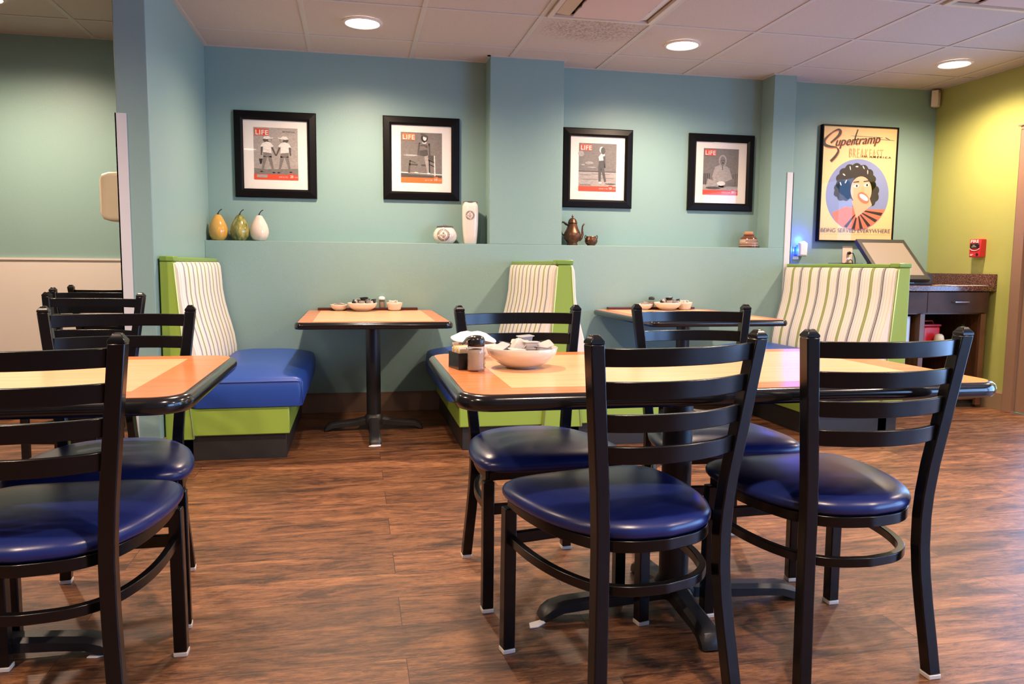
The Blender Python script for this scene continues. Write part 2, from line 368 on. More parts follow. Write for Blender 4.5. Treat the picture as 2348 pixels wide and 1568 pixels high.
# baseboards
struct(MB().box(XL, 3.347, YP-.012, YP, 0, .142).box(X0, -1.142, YB-.012, YB, 0, .142).build('baseboard_back', basem, bevel=.003))
struct(MB().box(XL, XL+.012, 4.19, YP, 0, .142).box(-1.154, -1.142, 4.19, YB, 0, .142).box(-1.154, XL+.012, 4.178, 4.19, 0, .142).build('baseboard_partition', basetan, bevel=.003))
b = MB().prism([(XR, 0), (XR-.016, 0), (XR-.016, .128), (XR-.006, .142), (XR, .142)], 'y', 4.853, YB)
b.box(XR-.016, XR, 2.28, 3.70, 0, .14)
struct(b.build('baseboard_right', basetan))
# wainscot panel and corner guards
struct(MB().box(X0, -1.142, YB-.012, YB, .142, 1.062).box(X0, -1.142, YB-.02, YB, 1.062, 1.076).build('wall_wainscot', wainm))
struct(MB().box(-1.148, -1.095, 4.184, 4.19, .142, 1.783).box(-1.148, -1.142, 4.184, 4.24, .142, 1.783).build('trim_1', guardm))
struct(MB().box(3.300, 3.353, YP-.006, YP, .142, 1.79).box(3.347, 3.353, YP-.006, YP+.055, .142, 1.79).build('trim_2', guardm))

# ------------------------------------------------------------------ ceiling lights (recessed cans) with their own lamps
def downlight(x, y, label, emit=True):
    t = thing('recessed_ceiling_light', label, 'ceiling light', (x, y, ZC-.004), 0, 'recessed ceiling lights')
    r = MB(); r.lathe([(.104, 0), (.122, -.001), (.122, -.006), (.112, -.012), (.104, -.012), (.098, -.004), (.098, 0)], n=40, cap0=False, cap1=False).build('trim_ring', trimring, t, smooth='auto')
    MB().lathe([(.0, -.003), (.05, -.004), (.099, -.002), (.099, 0), (0, 0)], n=40).build('lens', lens, t, smooth=True)
    l = bpy.data.lights.new('lamp', 'SPOT'); l.energy = LAMP_W*4; l.spot_size = math.radians(163); l.spot_blend = 1.0; l.shadow_soft_size = .055; l.color = LAMP_COL
    lo = bpy.data.objects.new('lamp', l); C.objects.link(lo); lo.parent = t; lo.location = (0, 0, -.075)
    return t
T = cdx
downlight(.060, 4.964, 'round recessed light in the ceiling above the wall table between the left two booths')
downlight(.060+3*T, 4.964, 'round recessed light right of the ceiling vent, above the right wall table')
downlight(.060+6*T, 4.964, 'round recessed light near the lime green wall and the corner sensor')
downlight(.060-3*T, 4.964, 'round recessed light in the ceiling left of the partition wall, cut by the picture corner')
for x in (-2.025, .060, .060+3*T, .060+6*T): downlight(x, 2.864, 'round recessed light in the ceiling row above the dining tables, out of the picture')
for x in (.755-6*T, .755-3*T, .755, .755+3*T): downlight(x, .764, 'round recessed light in the ceiling row over the photographer, out of the picture')

# ------------------------------------------------------------------ air vents
def vent(cx, cy, label):
    t = thing('ceiling_air_vent', label, 'air vent', (cx, cy, ZC-.006))
    a = .325
    def ring(mb, r0, z0, r1, z1):
        mb.loft([[(-r0, -r0, z0), (r0, -r0, z0), (r0, r0, z0), (-r0, r0, z0)], [(-r1, -r1, z1), (r1, -r1, z1), (r1, r1, z1), (-r1, r1, z1)]], False, False)
    f = MB(); ring(f, a, .004, a, -.010); ring(f, a, -.010, a-.03, -.012); ring(f, a-.03, -.012, a-.035, .012); f.build('frame', ventm, t)
    m1 = MB(); ring(m1, .295, .010, .215, -.022); ring(m1, .215, -.022, .213, -.014); ring(m1, .213, -.014, .290, .014); m1.build('louver', ventm, t)
    h = MB(); h.box(-.30, .30, -.30, .30, .004, .006); h.build('duct_opening', blackhole, t)
    random.seed(3); pts = []
    for i in range(64):
        k = i/64*4; s_, u = int(k), (k % 1)*2-1; r = .20+random.uniform(-.004, .005)
        pts.append(((u*.20, -r), (r, u*.20), (-u*.20, r), (-r, -u*.20))[s_])
    MB().prism(pts, 'z', -.034, -.026).build('center_plate', ventd, t)
    return t
vent(1.102+T/2, 4.264, 'square white ceiling air vent with a dusty centre plate, above the middle booth')
vent(3.187+T/2, 3.564, 'square ceiling air vent at the top right edge of the picture')

# ------------------------------------------------------------------ framed magazine covers
GA, GB, GC_, GD, GE = (.02, .018, .017), (.085, .075, .068), (.20, .175, .16), (.38, .335, .31), (.76, .70, .66)
inks = [wood('print_ink_%s' % n, tuple(q*1.12 for q in c), tuple(q*.85 for q in c), .5, (1, 1, 2.5), 0, 60) for n, c in (('black', GA), ('dark', GB), ('grey', GC_), ('light', GD), ('white', GE))]
redink = mat('print_red', (.72, .075, .03), .5); orgink = mat('print_orange', (.80, .17, .03), .5)
def blob(cx, cy, rx, ry, n=18, a0=0):
    return [(cx+rx*math.cos(2*PI*i/n)*math.cos(a0)-ry*math.sin(2*PI*i/n)*math.sin(a0), cy+rx*math.cos(2*PI*i/n)*math.sin(a0)+ry*math.sin(2*PI*i/n)*math.cos(a0)) for i in range(n)]
def limb(p, q, w0, w1):
    d = Vector((q[0]-p[0], q[1]-p[1])); d.normalize(); n = Vector((-d.y, d.x))
    return [(p[0]+n.x*w0, p[1]+n.y*w0), (q[0]+n.x*w1, q[1]+n.y*w1), (q[0]-n.x*w1, q[1]-n.y*w1), (p[0]-n.x*w0, p[1]-n.y*w0)]
def picture(name, label, x, z, art, bg, bar, price, tall, labelside):
    w, h = .552, .592
    t = thing(name, label, 'picture', (x, YB, z), 0, 'framed magazine covers in the wall niches')
    # frame: sloped moulding, mitred
    prof = [(0, 0), (0, -.018), (.006, -.024), (.045, -.030), (.060, -.018), (.060, -.010)]
    f = MB(); rings = []
    for q in prof:
        i, dy = q; rings.append([(-w/2+i, dy, -h/2+i), (w/2-i, dy, -h/2+i), (w/2-i, dy, h/2-i), (-w/2+i, dy, h/2-i)])
    f.loft(rings, True, False); f.build('frame', blackfr, t)
    MB().box(-w/2+.055, w/2-.055, -.008, -.004, -h/2+.055, h/2-.055).build('mat_board', matb, t)
    MB().sheet(-w/2+.056, w/2-.056, -.013, -h/2+.056, h/2-.056).build('glass_pane', glassm, t)
    pw, ph = .298, .358; cz = .008
    mats_ = inks+[redink if bar == 'r' else orgink]
    mb = MB()
    def P(u, v, lay): return (-pw/2+u*pw, -.0082-lay*.0003, cz+ph/2-v*ph)
    def poly(pts, mi, lay):
        mb.mi = mi; mb.face([mb.V(P(u, v, lay)) for u, v in pts])
    poly([(0, 0), (1, 0), (1, 1), (0, 1)], bg, 0)
    art(poly)
    poly([(0, .895), (1, .895), (1, 1), (0, 1)], 5, 6); poly([(.80, .875), (.90, .875), (.90, .9), (.80, .9)], 5, 6)
    poly([(.03, .025), (.345, .025), (.345, .155), (.03, .155)], 5, 6)
    text_polys(mb, 'LIFE', 4, lambda a, b_: (-pw/2+.05*pw+a, -.0082-.0024, cz+ph/2-.140*ph+b_), size=.046, width=.285*pw, bold=.0011, spacing=1.12)
    text_polys(mb, price, 4, lambda a, b_: (-pw/2+.815*pw+a, -.0082-.0024, cz+ph/2-.955*ph+b_), size=.026, width=.07*pw, bold=.0006)
    for (s_, u, v, sz, mi, wd) in tall:
        text_polys(mb, s_, mi, lambda a, b_: (-pw/2+u*pw+a, -.0082-.0024, cz+ph/2-v*ph+b_), size=sz, width=wd*pw)
    mb.build('cover_print', mats_, t)
    return t
def girls(poly):
    poly([(0, .78), (.3, .80), (1, .775), (1, .9), (0, .9)], 2, 1)
    for sx, cx in ((1, .31), (-1, .69)):
        f = lambda u: cx+(u*sx)
        poly(blob(f(-.0), .235, .10, .055), 1, 2); poly(blob(f(.055), .235, .035, .035), 3, 3)
        poly([(f(-.10), .215), (f(-.06), .165), (f(.03), .16), (f(.08), .195), (f(.14), .185), (f(.12), .205), (f(-.02), .225)], 4, 4)
        poly([(f(-.11), .30), (f(-.02), .27), (f(.06), .28), (f(.14), .35), (f(.10), .38), (f(.08), .36), (f(.09), .49), (f(-.10), .47), (f(-.10), .37), (f(-.16), .37)], 4, 3)
        poly(limb((f(-.125), .37), (f(-.14), .53), .022, .014), 1, 2); poly(limb((f(.10), .37), (f(.185), .535), .022, .014), 1, 2)
        poly([(f(-.095), .46), (f(.085), .48), (f(.09), .57), (f(0), .56), (f(-.095), .56)], 2, 2)
        poly(limb((f(-.05), .55), (f(-.125), .83), .045, .018), 2, 2); poly(limb((f(.045), .55), (f(.125), .84), .045, .018), 2, 2)
        poly(blob(f(-.14), .845, .035, .013), 0, 3); poly(blob(f(.135), .86, .035, .013), 0, 3)
    poly([(.115, .60), (.20, .60), (.175, .70), (.14, .70)], 0, 4)
    poly([(.06, .905), (.30, .905), (.30, .96), (.06, .96)], 3, 7)
def bather(poly):
    poly([(0, .79), (1, .82), (1, .84), (0, .81)], 4, 1); poly([(0, .81), (1, .84), (1, .9), (0, .9)], 1, 1)
    poly([(.20, .55), (.24, .55), (.22, .80), (.17, .80)], 1, 2); poly([(.2, .62), (.62, .63), (.62, .67), (.2, .65)], 1, 2); poly([(.22, .56), (.36, .59), (.35, .61), (.22, .58)], 1, 2)
    poly([(.66, .45), (.80, .45), (.80, .60), (.66, .55)], 1, 2); poly([(.80, .45), (.825, .45), (.84, .86), (.81, .86)], 4, 3); poly([(.66, .53), (.81, .58), (.81, .60), (.66, .55)], 0, 3); poly([(.675, .54), (.70, .54), (.71, .82), (.68, .82)], 0, 3); poly([(.70, .62), (.81, .66), (.81, .68), (.70, .64)], 0, 3)
    poly([(.18, .80), (.82, .83), (.82, .855), (.18, .83)], 2, 2)
    poly(blob(.57, .11, .085, .075), 0, 3); poly(blob(.58, .105, .045, .055), 4, 4); poly(blob(.57, .055, .10, .028, a0=.3), 1, 5)
    poly([(.44, .19), (.54, .17), (.62, .17), (.70, .20), (.66, .34), (.63, .40), (.48, .39), (.49, .28)], 2, 3)
    poly([(.50, .18), (.56, .21), (.63, .18), (.60, .22), (.54, .22)], 4, 5); poly([(.48, .24), (.56, .23), (.65, .26), (.64, .31), (.56, .265), (.47, .27)], 1, 4)
    poly([(.45, .36), (.64, .33), (.66, .45), (.56, .47), (.44, .45)], 1, 4)
    poly(limb((.45, .20), (.41, .46), .022, .016), 1, 3); poly(limb((.69, .21), (.70, .46), .020, .014), 1, 3)
    poly(limb((.48, .45), (.42, .80), .055, .030), 2, 3); poly(limb((.61, .45), (.66, .80), .05, .024), 3, 3); poly(blob(.37, .80, .05, .014), 4, 4); poly(blob(.67, .81, .045, .016), 4, 4)
def walker(poly):
    poly([(0, .58), (1, .58), (1, .595), (0, .595)], 0, 1); poly([(0, .595), (1, .595), (1, .9), (0, .9)], 3, 1)
    for (cx, cy, rx, ry) in ((.28, .41, .11, .03), (.12, .45, .05, .015), (.35, .50, .12, .012), (.06, .22, .08, .06)): poly(blob(cx, cy, rx, ry), 3, 2)
    for (cx, cy, rx) in ((.2, .66, .18), (.6, .64, .25), (.3, .75, .25), (.75, .72, .2)): poly(blob(cx, cy, rx, .008), 2, 2)
    poly(blob(.605, .13, .062, .065), 4, 3); poly(blob(.64, .15, .06, .075), 1, 4)
    poly([(.52, .28), (.60, .20), (.68, .21), (.70, .34), (.66, .37), (.54, .36)], 4, 3)
    poly([(.54, .36), (.66, .35), (.70, .50), (.66, .53), (.52, .50)], 1, 4); poly(limb((.67, .26), (.70, .50), .03, .018), 1, 4)
    poly(limb((.56, .48), (.56, .79), .045, .028), 1, 3); poly(limb((.62, .48), (.71, .80), .045, .026), 1, 3)
    poly(blob(.58, .82, .05, .014), 4, 4); poly(blob(.85, .84, .15, .010), 0, 3)
def sitter(poly):
    for u in (.02, .07, .12, .17, .85, .91, .97): poly([(u, .54), (u+.022, .54), (u+.022, .80), (u, .80)], 0 if u < .5 else 1, 1)
    poly([(0, .78), (1, .82), (1, .9), (0, .9)], 3, 2); poly(blob(.30, .85, .22, .03), 1, 3)
    poly([(.33, .40), (.45, .35), (.60, .35), (.74, .42), (.84, .66), (.74, .72), (.30, .70), (.26, .60)], 3, 3)
    poly(blob(.545, .255, .115, .125), 3, 4); poly(blob(.545, .265, .075, .10), 2, 5); poly(blob(.52, .25, .014, .012), 0, 6); poly(blob(.575, .25, .014, .012), 0, 6); poly(blob(.55, .305, .03, .012), 0, 6)
    poly([(.535, .36), (.555, .36), (.555, .46), (.535, .46)], 1, 5)
    poly(limb((.12, .72), (.60, .80), .07, .04), 3, 4); poly(limb((.90, .70), (.45, .82), .07, .04), 2, 4); poly(blob(.52, .75, .12, .05), 4, 5)
picture('framed_magazine_cover', 'black framed LIFE cover of two children in sunhats holding hands, above the gourds', -.535, 1.807, girls, 3, 'r', '20', [('IN THE U.S.', .66, .085, .013, 0, .28), ('JUNE 16, 1952', .56, .955, .012, 4, .20), ('CENTS', .91, .955, .012, 4, .08)], 0)
picture('framed_magazine_cover', 'black framed LIFE cover with orange footer, woman before a bench, near the white vase', .481, 1.816, bather, 2, 'o', '10', [('JULY 15, 1940', .58, .955, .012, 4, .18), ('CENTS', .91, .955, .012, 4, .08)], 0)
picture('framed_magazine_cover', 'black framed LIFE cover of one person walking on a beach, above the copper teapot', 1.816, 1.791, walker, 2, 'r', '10', [('FASHION FOR SUMMER', .03, .88, .011, 0, .30), ('AUGUST 5, 1940', .54, .955, .012, 4, .24), ('CENTS', .91, .955, .012, 4, .08)], 0)
picture('framed_magazine_cover', 'black framed LIFE cover of a seated person in a pale hooded jacket', 2.828, 1.790, sitter, 2, 'r', '20', [('JUNE 14, 1948', .54, .955, .012, 4, .24), ('CENTS', .91, .955, .012, 4, .08)], 0)

# ------------------------------------------------------------------ concert poster
pc = mat('poster_cream', (.80, .56, .29), .5); pb = mat('poster_blue', (.20, .25, .50), .5); pk = mat('poster_black', (.018, .015, .014), .5); pf = mat('poster_flesh', (.82, .38, .25), .5)
ps = mat('poster_salmon', (.80, .16, .10), .5); pw_ = mat('poster_white', (.9, .82, .72), .5); pt = mat('poster_tan', (.70, .36, .17), .5); pg = mat('poster_slate', (.12, .12, .20), .5)
t = thing('framed_poster', 'tall cream music poster in thin black frame, blue disc in the middle', 'poster', (4.030, YB, 1.735))
w, h = .690, .930
rings = [[(-w/2+i, dy, -h/2+i), (w/2-i, dy, -h/2+i), (w/2-i, dy, h/2-i), (-w/2+i, dy, h/2-i)] for i, dy in ((0, 0), (0, -.038), (.003, -.040), (.010, -.040), (.010, -.034))]
MB().loft(rings, True, False).build('frame', blackfr, t)
MB().sheet(-w/2+.008, w/2-.008, -.0355, -h/2+.008, h/2-.008).build('glass_pane', posterglass, t)
mb = MB(); pw, ph = w-.02, h-.02
def P(u, v, lay): return (-pw/2+u*pw, -.028-lay*.0004, ph/2-v*ph)
def poly(pts, mi, lay): mb.mi = mi; mb.face([mb.V(P(u, v, lay)) for u, v in pts])
poly([(0, 0), (1, 0), (1, 1), (0, 1)], 0, 0)
ar = pw/ph; ccx, ccy, cr = .50, .595, .43
def disc(n=64, f=1.0): return [(ccx+cr*f*math.cos(2*PI*i/n), ccy+cr*f*ar*math.sin(2*PI*i/n)) for i in range(n)]
poly(disc(), 1, 1)
def curly(cx, cy, rx, ry, n, amp): return [(cx+(rx+amp*abs(math.sin(n*PI*i/(n*8))))*math.cos(2*PI*i/(n*8)), cy+(ry+amp*.75*abs(math.sin(n*PI*i/(n*8))))*math.sin(2*PI*i/(n*8))) for i in range(n*8)]
poly([(ccx+cr*.985*math.cos(a/20*PI*.62+.40), ccy+cr*.985*ar*math.sin(a/20*PI*.62+.40)) for a in range(21)]+[(.16, .76), (.34, .70), (.62, .72)], 4, 3)
for k in range(6):
    a = .52+k*.27; poly([(.46+.05*k*.3, .72), (ccx+cr*.97*math.cos(a), ccy+cr*ar*.97*math.sin(a)), (ccx+cr*.97*math.cos(a+.11), ccy+cr*ar*.97*math.sin(a+.11))], 2, 4)
poly(curly(.47, .48, .255, .150, 14, .022), 2, 5); poly(curly(.31, .56, .12, .08, 8, .02), 2, 5); poly(curly(.68, .58, .10, .10, 8, .02), 2, 5)
poly(limb((.52, .60), (.60, .74), .11, .12), 3, 6); poly(blob(.545, .555, .145, .125, 28, .15), 3, 7)
poly(blob(.58, .62, .085, .045, 20, .35), 4, 8); poly(blob(.585, .615, .065, .022, 20, .35), 5, 9)
for (u, v) in ((.475, .515), (.615, .505)): poly(blob(u, v, .038, .015, 14, -.1), 5, 8); poly(blob(u+.006, v, .014, .011, 12), 2, 9); poly(limb((u-.045, v-.030), (u+.035, v-.038), .004, .006), 2, 8)
poly([(.545, .52), (.575, .52), (.595, .57), (.545, .575)], 6, 8)
for (u, v, a0) in ((.30, .42, .4), (.38, .36, 1.2), (.47, .345, 0), (.56, .35, .8), (.62, .39, 1.5), (.26, .50, .9), (.33, .48, 2.2)): poly(blob(u, v, .020, .006, 10, a0), 5, 9)
def stroke(pts, w0, mi, lay, wf=None):
    # smooth brush line through points
    P_ = [Vector(p) for p in pts]; out = []
    for i in range(len(P_)-1):
        a = P_[max(i-1, 0)]; b_ = P_[i]; c = P_[i+1]; d = P_[min(i+2, len(P_)-1)]
        for k in range(6):
            tt = k/6; out.append(.5*((2*b_)+(-a+c)*tt+(2*a-5*b_+4*c-d)*tt*tt+(-a+3*b_-3*c+d)*tt**3))
    out.append(P_[-1])
    prev = None
    for i, p in enumerate(out):
        d = out[min(i+1, len(out)-1)]-out[max(i-1, 0)]; d = Vector((d.x*pw, d.y*ph)); d.normalize(); n = Vector((-d.y/pw, d.x/ph))
        ww = w0*(wf(i/(len(out)-1)) if wf else 1); cur = ((p.x+n.x*ww, p.y+n.y*ww), (p.x-n.x*ww, p.y-n.y*ww))
        if prev: poly([prev[0], cur[0], cur[1], prev[1]], mi, lay)
        prev = cur
S_ = [(.105, .145), (.20, .085), (.225, .045), (.19, .030), (.10, .065), (.02, .125), (.03, .165), (.10, .180), (.18, .185), (.21, .215), (.17, .265), (.115, .305)]
for off, mi, lay in ((.008, 4, 10), (0, 2, 11)):
    stroke([(u+off, v+off*.6) for u, v in S_], .0055, mi, lay, lambda k: .5+1.3*abs(math.sin(k*PI*2.5+.4)))
    text_polys(mb, 'upertramp', mi, (lambda o_, l_: lambda a, b_: (-pw/2+(.17+o_)*pw+a, -.028-l_*.0004, ph/2-(.172+o_*.6)*ph+b_+a*.10))(off, lay), size=.098, width=.60*pw, shear=.35, bold=.0006 if mi == 2 else 0)
stroke([(.46, .020), (.43, .09), (.415, .155)], .004, 2, 11); stroke([(.37, .078), (.60, .080), (.80, .082)], .0012, 7, 11); stroke([(.78, .098), (.96, .103)], .0012, 7, 11); stroke([(.84, .080), (.90, .10)], .002, 7, 11)
text_polys(mb, 'BREAKFAST', 6, lambda a, b_: (-pw/2+.36*pw+a, -.028-.0036, ph/2-.265*ph+b_*1.9), size=.055, width=.46*pw, spacing=1.25)
text_polys(mb, 'IN AMERICA', 2, lambda a, b_: (-pw/2+.53*pw+a, -.028-.0048, ph/2-.262*ph+b_), size=.020, width=.40*pw, spacing=1.6, bold=.0006)
text_polys(mb, 'BEING SERVED EVERYWHERE', 7, lambda a, b_: (-pw/2+.025*pw+a, -.028-.004, ph/2-.928*ph+b_), size=.044, width=.95*pw)
stroke([(.0, .892), (1, .892)], .0007, 6, 3); stroke([(.0, .945), (1, .945)], .0007, 6, 3)
mb.build('poster_print', [pc, pb, pk, pf, ps, pw_, pt, pg], t)

# ------------------------------------------------------------------ chairs (origin: floor between the front legs, faces +y)
def make_chair(label):
    t = thing('dining_chair', label, 'chair', (0, 0, 0), 0, 'ladder back dining chairs')
    PW = .034
    for s in (-1, 1):
        lg = MB().post([(s*.2165, 0, .012), (s*.2155, 0, .20), (s*.2145, -.002, .408)], PW).build('leg', framem, t, bevel=.003)
        MB().post([(s*.2165, 0, 0), (s*.2165, 0, .012)], PW+.002).build('glide', glidem, lg, bevel=.002)
        path = [(.190, -.448, .012), (.1835, -.437, .10), (.1765, -.425, .19), (.171, -.416, .27), (.168, -.411, .34), (.1675, -.410, .42), (.170, -.412, .48), (.1765, -.418, .56), (.217, -.453, .895)]
        m = MB(); m.post([(s*x, y, z) for x, y, z in path], PW)
        bp = m.build('back_post', framem, t, bevel=.003)
        cx, cy = s*.217, -.453; w = PW/2
        MB().loft([[(cx-w, cy-w, .895), (cx+w, cy-w, .895), (cx+w, cy+w, .895), (cx-w, cy+w, .895)], [(cx-w, cy-w, .901), (cx+w, cy-w, .901), (cx+w, cy+w, .901), (cx-w, cy+w, .901)], [(cx-w*.45, cy-w*.45, .915), (cx+w*.45, cy-w*.45, .915), (cx+w*.45, cy+w*.45, .915), (cx-w*.45, cy+w*.45, .915)]]).build('post_cap', framem, bp, bevel=.0015)
        MB().post([(s*.190, -.448, 0), (s*.190, -.448, .012)], PW+.002).build('glide', glidem, bp, bevel=.002)
    # four curved slats
    for zt in (.885, .812, .739, .666):
        zm = zt-.02; k = (zm-.56)/(.895-.56); hx = .1765+(.217-.1765)*k-PW/2+.004; yy = -.418-(.453-.418)*k
        n = 14; ring = []
        for i in range(n+1):
            u = -1+2*i/n; x = u*hx; y = yy-.048*(1-abs(u)**2.2)
            ring.append((x, y))
        rings = []
        for i, (x, y) in enumerate(ring):
            a = ring[max(i-1, 0)]; b_ = ring[min(i+1, n)]; d = Vector((b_[0]-a[0], b_[1]-a[1])).normalized(); q = Vector((-d.y, d.x))*.006
            lean = .0035
            rings.append([(x+q.x, y+q.y+lean, zt-.040), (x-q.x, y-q.y+lean, zt-.040), (x-q.x, y-q.y, zt), (x+q.x, y+q.y, zt)])
        MB().loft(rings).build('slat', framem, t, bevel=.0018)
    half = [(.2125, -.005), (.2145, -.11), (.206, -.21), (.184, -.300), (.147, -.372), (.085, -.415), (0, -.430)]
    def smooth(pts, m=5):
        P_ = [Vector(p) for p in pts]; out = []
        for i in range(len(P_)-1):
            a = P_[max(i-1, 0)]; b_ = P_[i]; c = P_[i+1]; d = P_[min(i+2, len(P_)-1)]
            for k in range(m):
                tt = k/m; out.append(.5*((2*b_)+(-a+c)*tt+(2*a-5*b_+4*c-d)*tt*tt+(-a+3*b_-3*c+d)*tt**3))
        return out+[P_[-1]]
    sm = smooth(half); full = [(p.x, p.y) for p in sm]+[(-p.x, p.y) for p in sm[::-1][1:]]
    MB().bar([(x, y, .424) for x, y in full], .018, .028).bar([(-.21, -.002, .424), (.21, -.002, .424)], .018, .028).build('seat_frame', framem, t, bevel=.002)
    MB().bar([(x*.985, y*.985-.004, .318) for x, y in full], .019, .024).build('stretcher', framem, t, bevel=.002)
    MB().bar([(-.205, 0, .320), (.205, 0, .320)], .016, .032).build('front_rail', framem, t, bevel=.002)
    # cushion
    out = smooth([(0, .052), (.10, .050), (.185, .040), (.228, .012), (.243, -.05), (.242, -.13), (.229, -.22), (.203, -.305), (.156, -.382), (.09, -.426), (0, -.442)], 4)
    ol = [(p.x, p.y) for p in out]+[(-p.x, p.y) for p in out[::-1][1:-1]]
    cy = -.17; rings = []
    for f, z in ((.0, .439), (.90, .438), (.975, .441), (1.0, .449), (1.004, .459), (.985, .470), (.93, .479), (.84, .486), (.68, .492), (.48, .496), (.25, .498), (.001, .4985)):
        f = max(f, .001); rings.append([(x*f, cy+(y-cy)*f, z) for x, y in ol])
    MB().loft(rings, True, True).build('seat', seatm, t, smooth=True)
    return t
chair = make_chair('ladder back chair, back to the camera, nearest the front edge of the centre table')
S_ = 1.14
def put(o, x, y, th): o.location = (x, y, 0); o.rotation_euler = (0, 0, th)
put(chair, .535*S_, 1.785*S_, .208)
G = 'ladder back dining chairs'
dup(chair, (1.099*S_, 1.843*S_, 0), .036, 'black ladder back chair with navy seat, back to the camera, rightmost chair of the picture', G)
dup(chair, (.527*S_, 1.98*S_, 0), 3.201, 'black ladder back chair facing the camera behind the shaker and bowl on the centre table', G)
dup(chair, (1.076*S_, 2.026*S_, 0), 3.061, 'black ladder back chair facing the camera in front of the right wall table', G)
dup(chair, (-.605*S_, 1.872*S_, 0), .001, 'black ladder back chair cut by the lower left corner, back to the camera', G)
dup(chair, (-.624*S_, 1.998*S_, 0), 3.249, 'black ladder back chair facing the camera at the far side of the left table', G)
dup(chair, (-1.275, 3.45, 0), PI-.19, 'nearest of the three dark chairs seen beside the cream wainscot at the left', G)
dup(chair, (-1.392, 4.15, 0), PI, 'middle of the three dark chairs seen beside the cream wainscot at the left', G)
dup(chair, (-1.46, 5.535, 0), 0, 'farthest of the three dark chairs, its post highest beside the cream wainscot', G)

# ------------------------------------------------------------------ tables
def rrect(x0, x1, y0, y1, r, n=8):
    out = []
    for cx, cy, a in ((x1-r, y0+r, -PI/2), (x1-r, y1-r, 0), (x0+r, y1-r, PI/2), (x0+r, y0+r, PI)):
        for i in range(n+1): q = a+PI/2*i/n; out.append((cx+r*math.cos(q), cy+r*math.sin(q)))
    return out
def make_table(label, cx, cy, L, Wd, H, bl, bs, longx, bx=0, by=0, rr=.07, inset=.125, group=None, brk=.045):
    t = thing('dining_table', label, 'table', (cx, cy, 0), 0, group)
    x0, x1, y0, y1 = -L/2, L/2, -Wd/2, Wd/2
    # bull-nosed black edge
    rings = []
    for i, z in ((.030, H-.040), (.006, H-.038), (0, H-.028), (-.001, H-.018), (.002, H-.008), (.010, H-.0015), (.020, H)):
        rings.append([(x, y, z) for x, y in rrect(x0+i, x1-i, y0+i, y1-i, max(rr-i, .01))])
    MB().loft(rings, True, True).build('edge_band', edgem, t, smooth=True)
    o = rrect(x0+.019, x1-.019, y0+.019, y1-.019, rr-.019)
    MB().prism(o, 'z', H-.002, H+.0008).build('tabletop', cherry, t)
    MB().prism([(x0+inset, y0+inset*.75), (x1-inset, y0+inset*.75), (x1-inset, y1-inset*.75), (x0+inset, y1-inset*.75)], 'z', H+.0005, H+.0012).build('inlay', maple, t)
    MB().lathe([(.045, .07), (.045, H-.055)], (bx, by, 0), 32).build('column', ironm, t, smooth='auto')
    MB().box(bx-.16, bx+.16, by-.03, by+.03, H-.056, H-.040).box(bx-.03, bx+.03, by-.16, by+.16, H-.056, H-.040).lathe([(.07, H-.062), (.07, H-.05)], (bx, by, 0), 24).build('mounting_plate', ironm, t, bevel=.004)
    b = MB(); b.lathe([(.062, .045), (.066, .065), (.060, .085), (.050, .100), (.046, .105)], (bx, by, 0), 28)
    for k in range(4):
        a = k*PI/2; ln = bl if (k % 2 == 0) == longx else bs; c, s = math.cos(a), math.sin(a); rings = []
        for u, hw, zb, zt in ((0, .040, .045, .092), (.10, .034, .040, .084), (.35, .030, .030, .070), (.65, .031, .026, .062), (.82, .034, .022, .057), (.92, .036, .008, .046), (.975, .034, .004, .030), (1.0, .026, .004, .014)):
            r = .03+(ln-.03)*u; sec = [(-hw, zb), (hw, zb), (hw, zt-.012), (hw*.6, zt), (-hw*.6, zt), (-hw, zt-.012)]
            rings.append([(bx+r*c-q*s, by+r*s+q*c, z) for q, z in sec])
        b.loft(rings)
    b.build('base', ironm, t, bevel=.004)
    return t
# wall tables
TG = 'pedestal tables between the booths'
make_table('square-edged booth table with maple inlay at the wall, between the left and middle booths', .106, 4.955, .885, 1.175, .730, .44, .31, False, 0, -.02, .05, .10, TG)
make_table('booth table with black edge at the wall, between the middle and right booths', 2.195, 4.945, .915, 1.19, .730, .44, .31, False, 0, -.02, .05, .10, TG)
# free standing tables
NT = make_table('large dining table with maple top and orange wood border, bowl and shaker on it', .965, 2.145, 1.47, .86, .760, .43, .29, True, -.005, .025, .085, .14)
LT = make_table('dining table with orange wood border cut by the left picture edge', -1.115, 2.205, 1.49, .83, .760, .43, .29, True, .035, -.018, .085, .14)

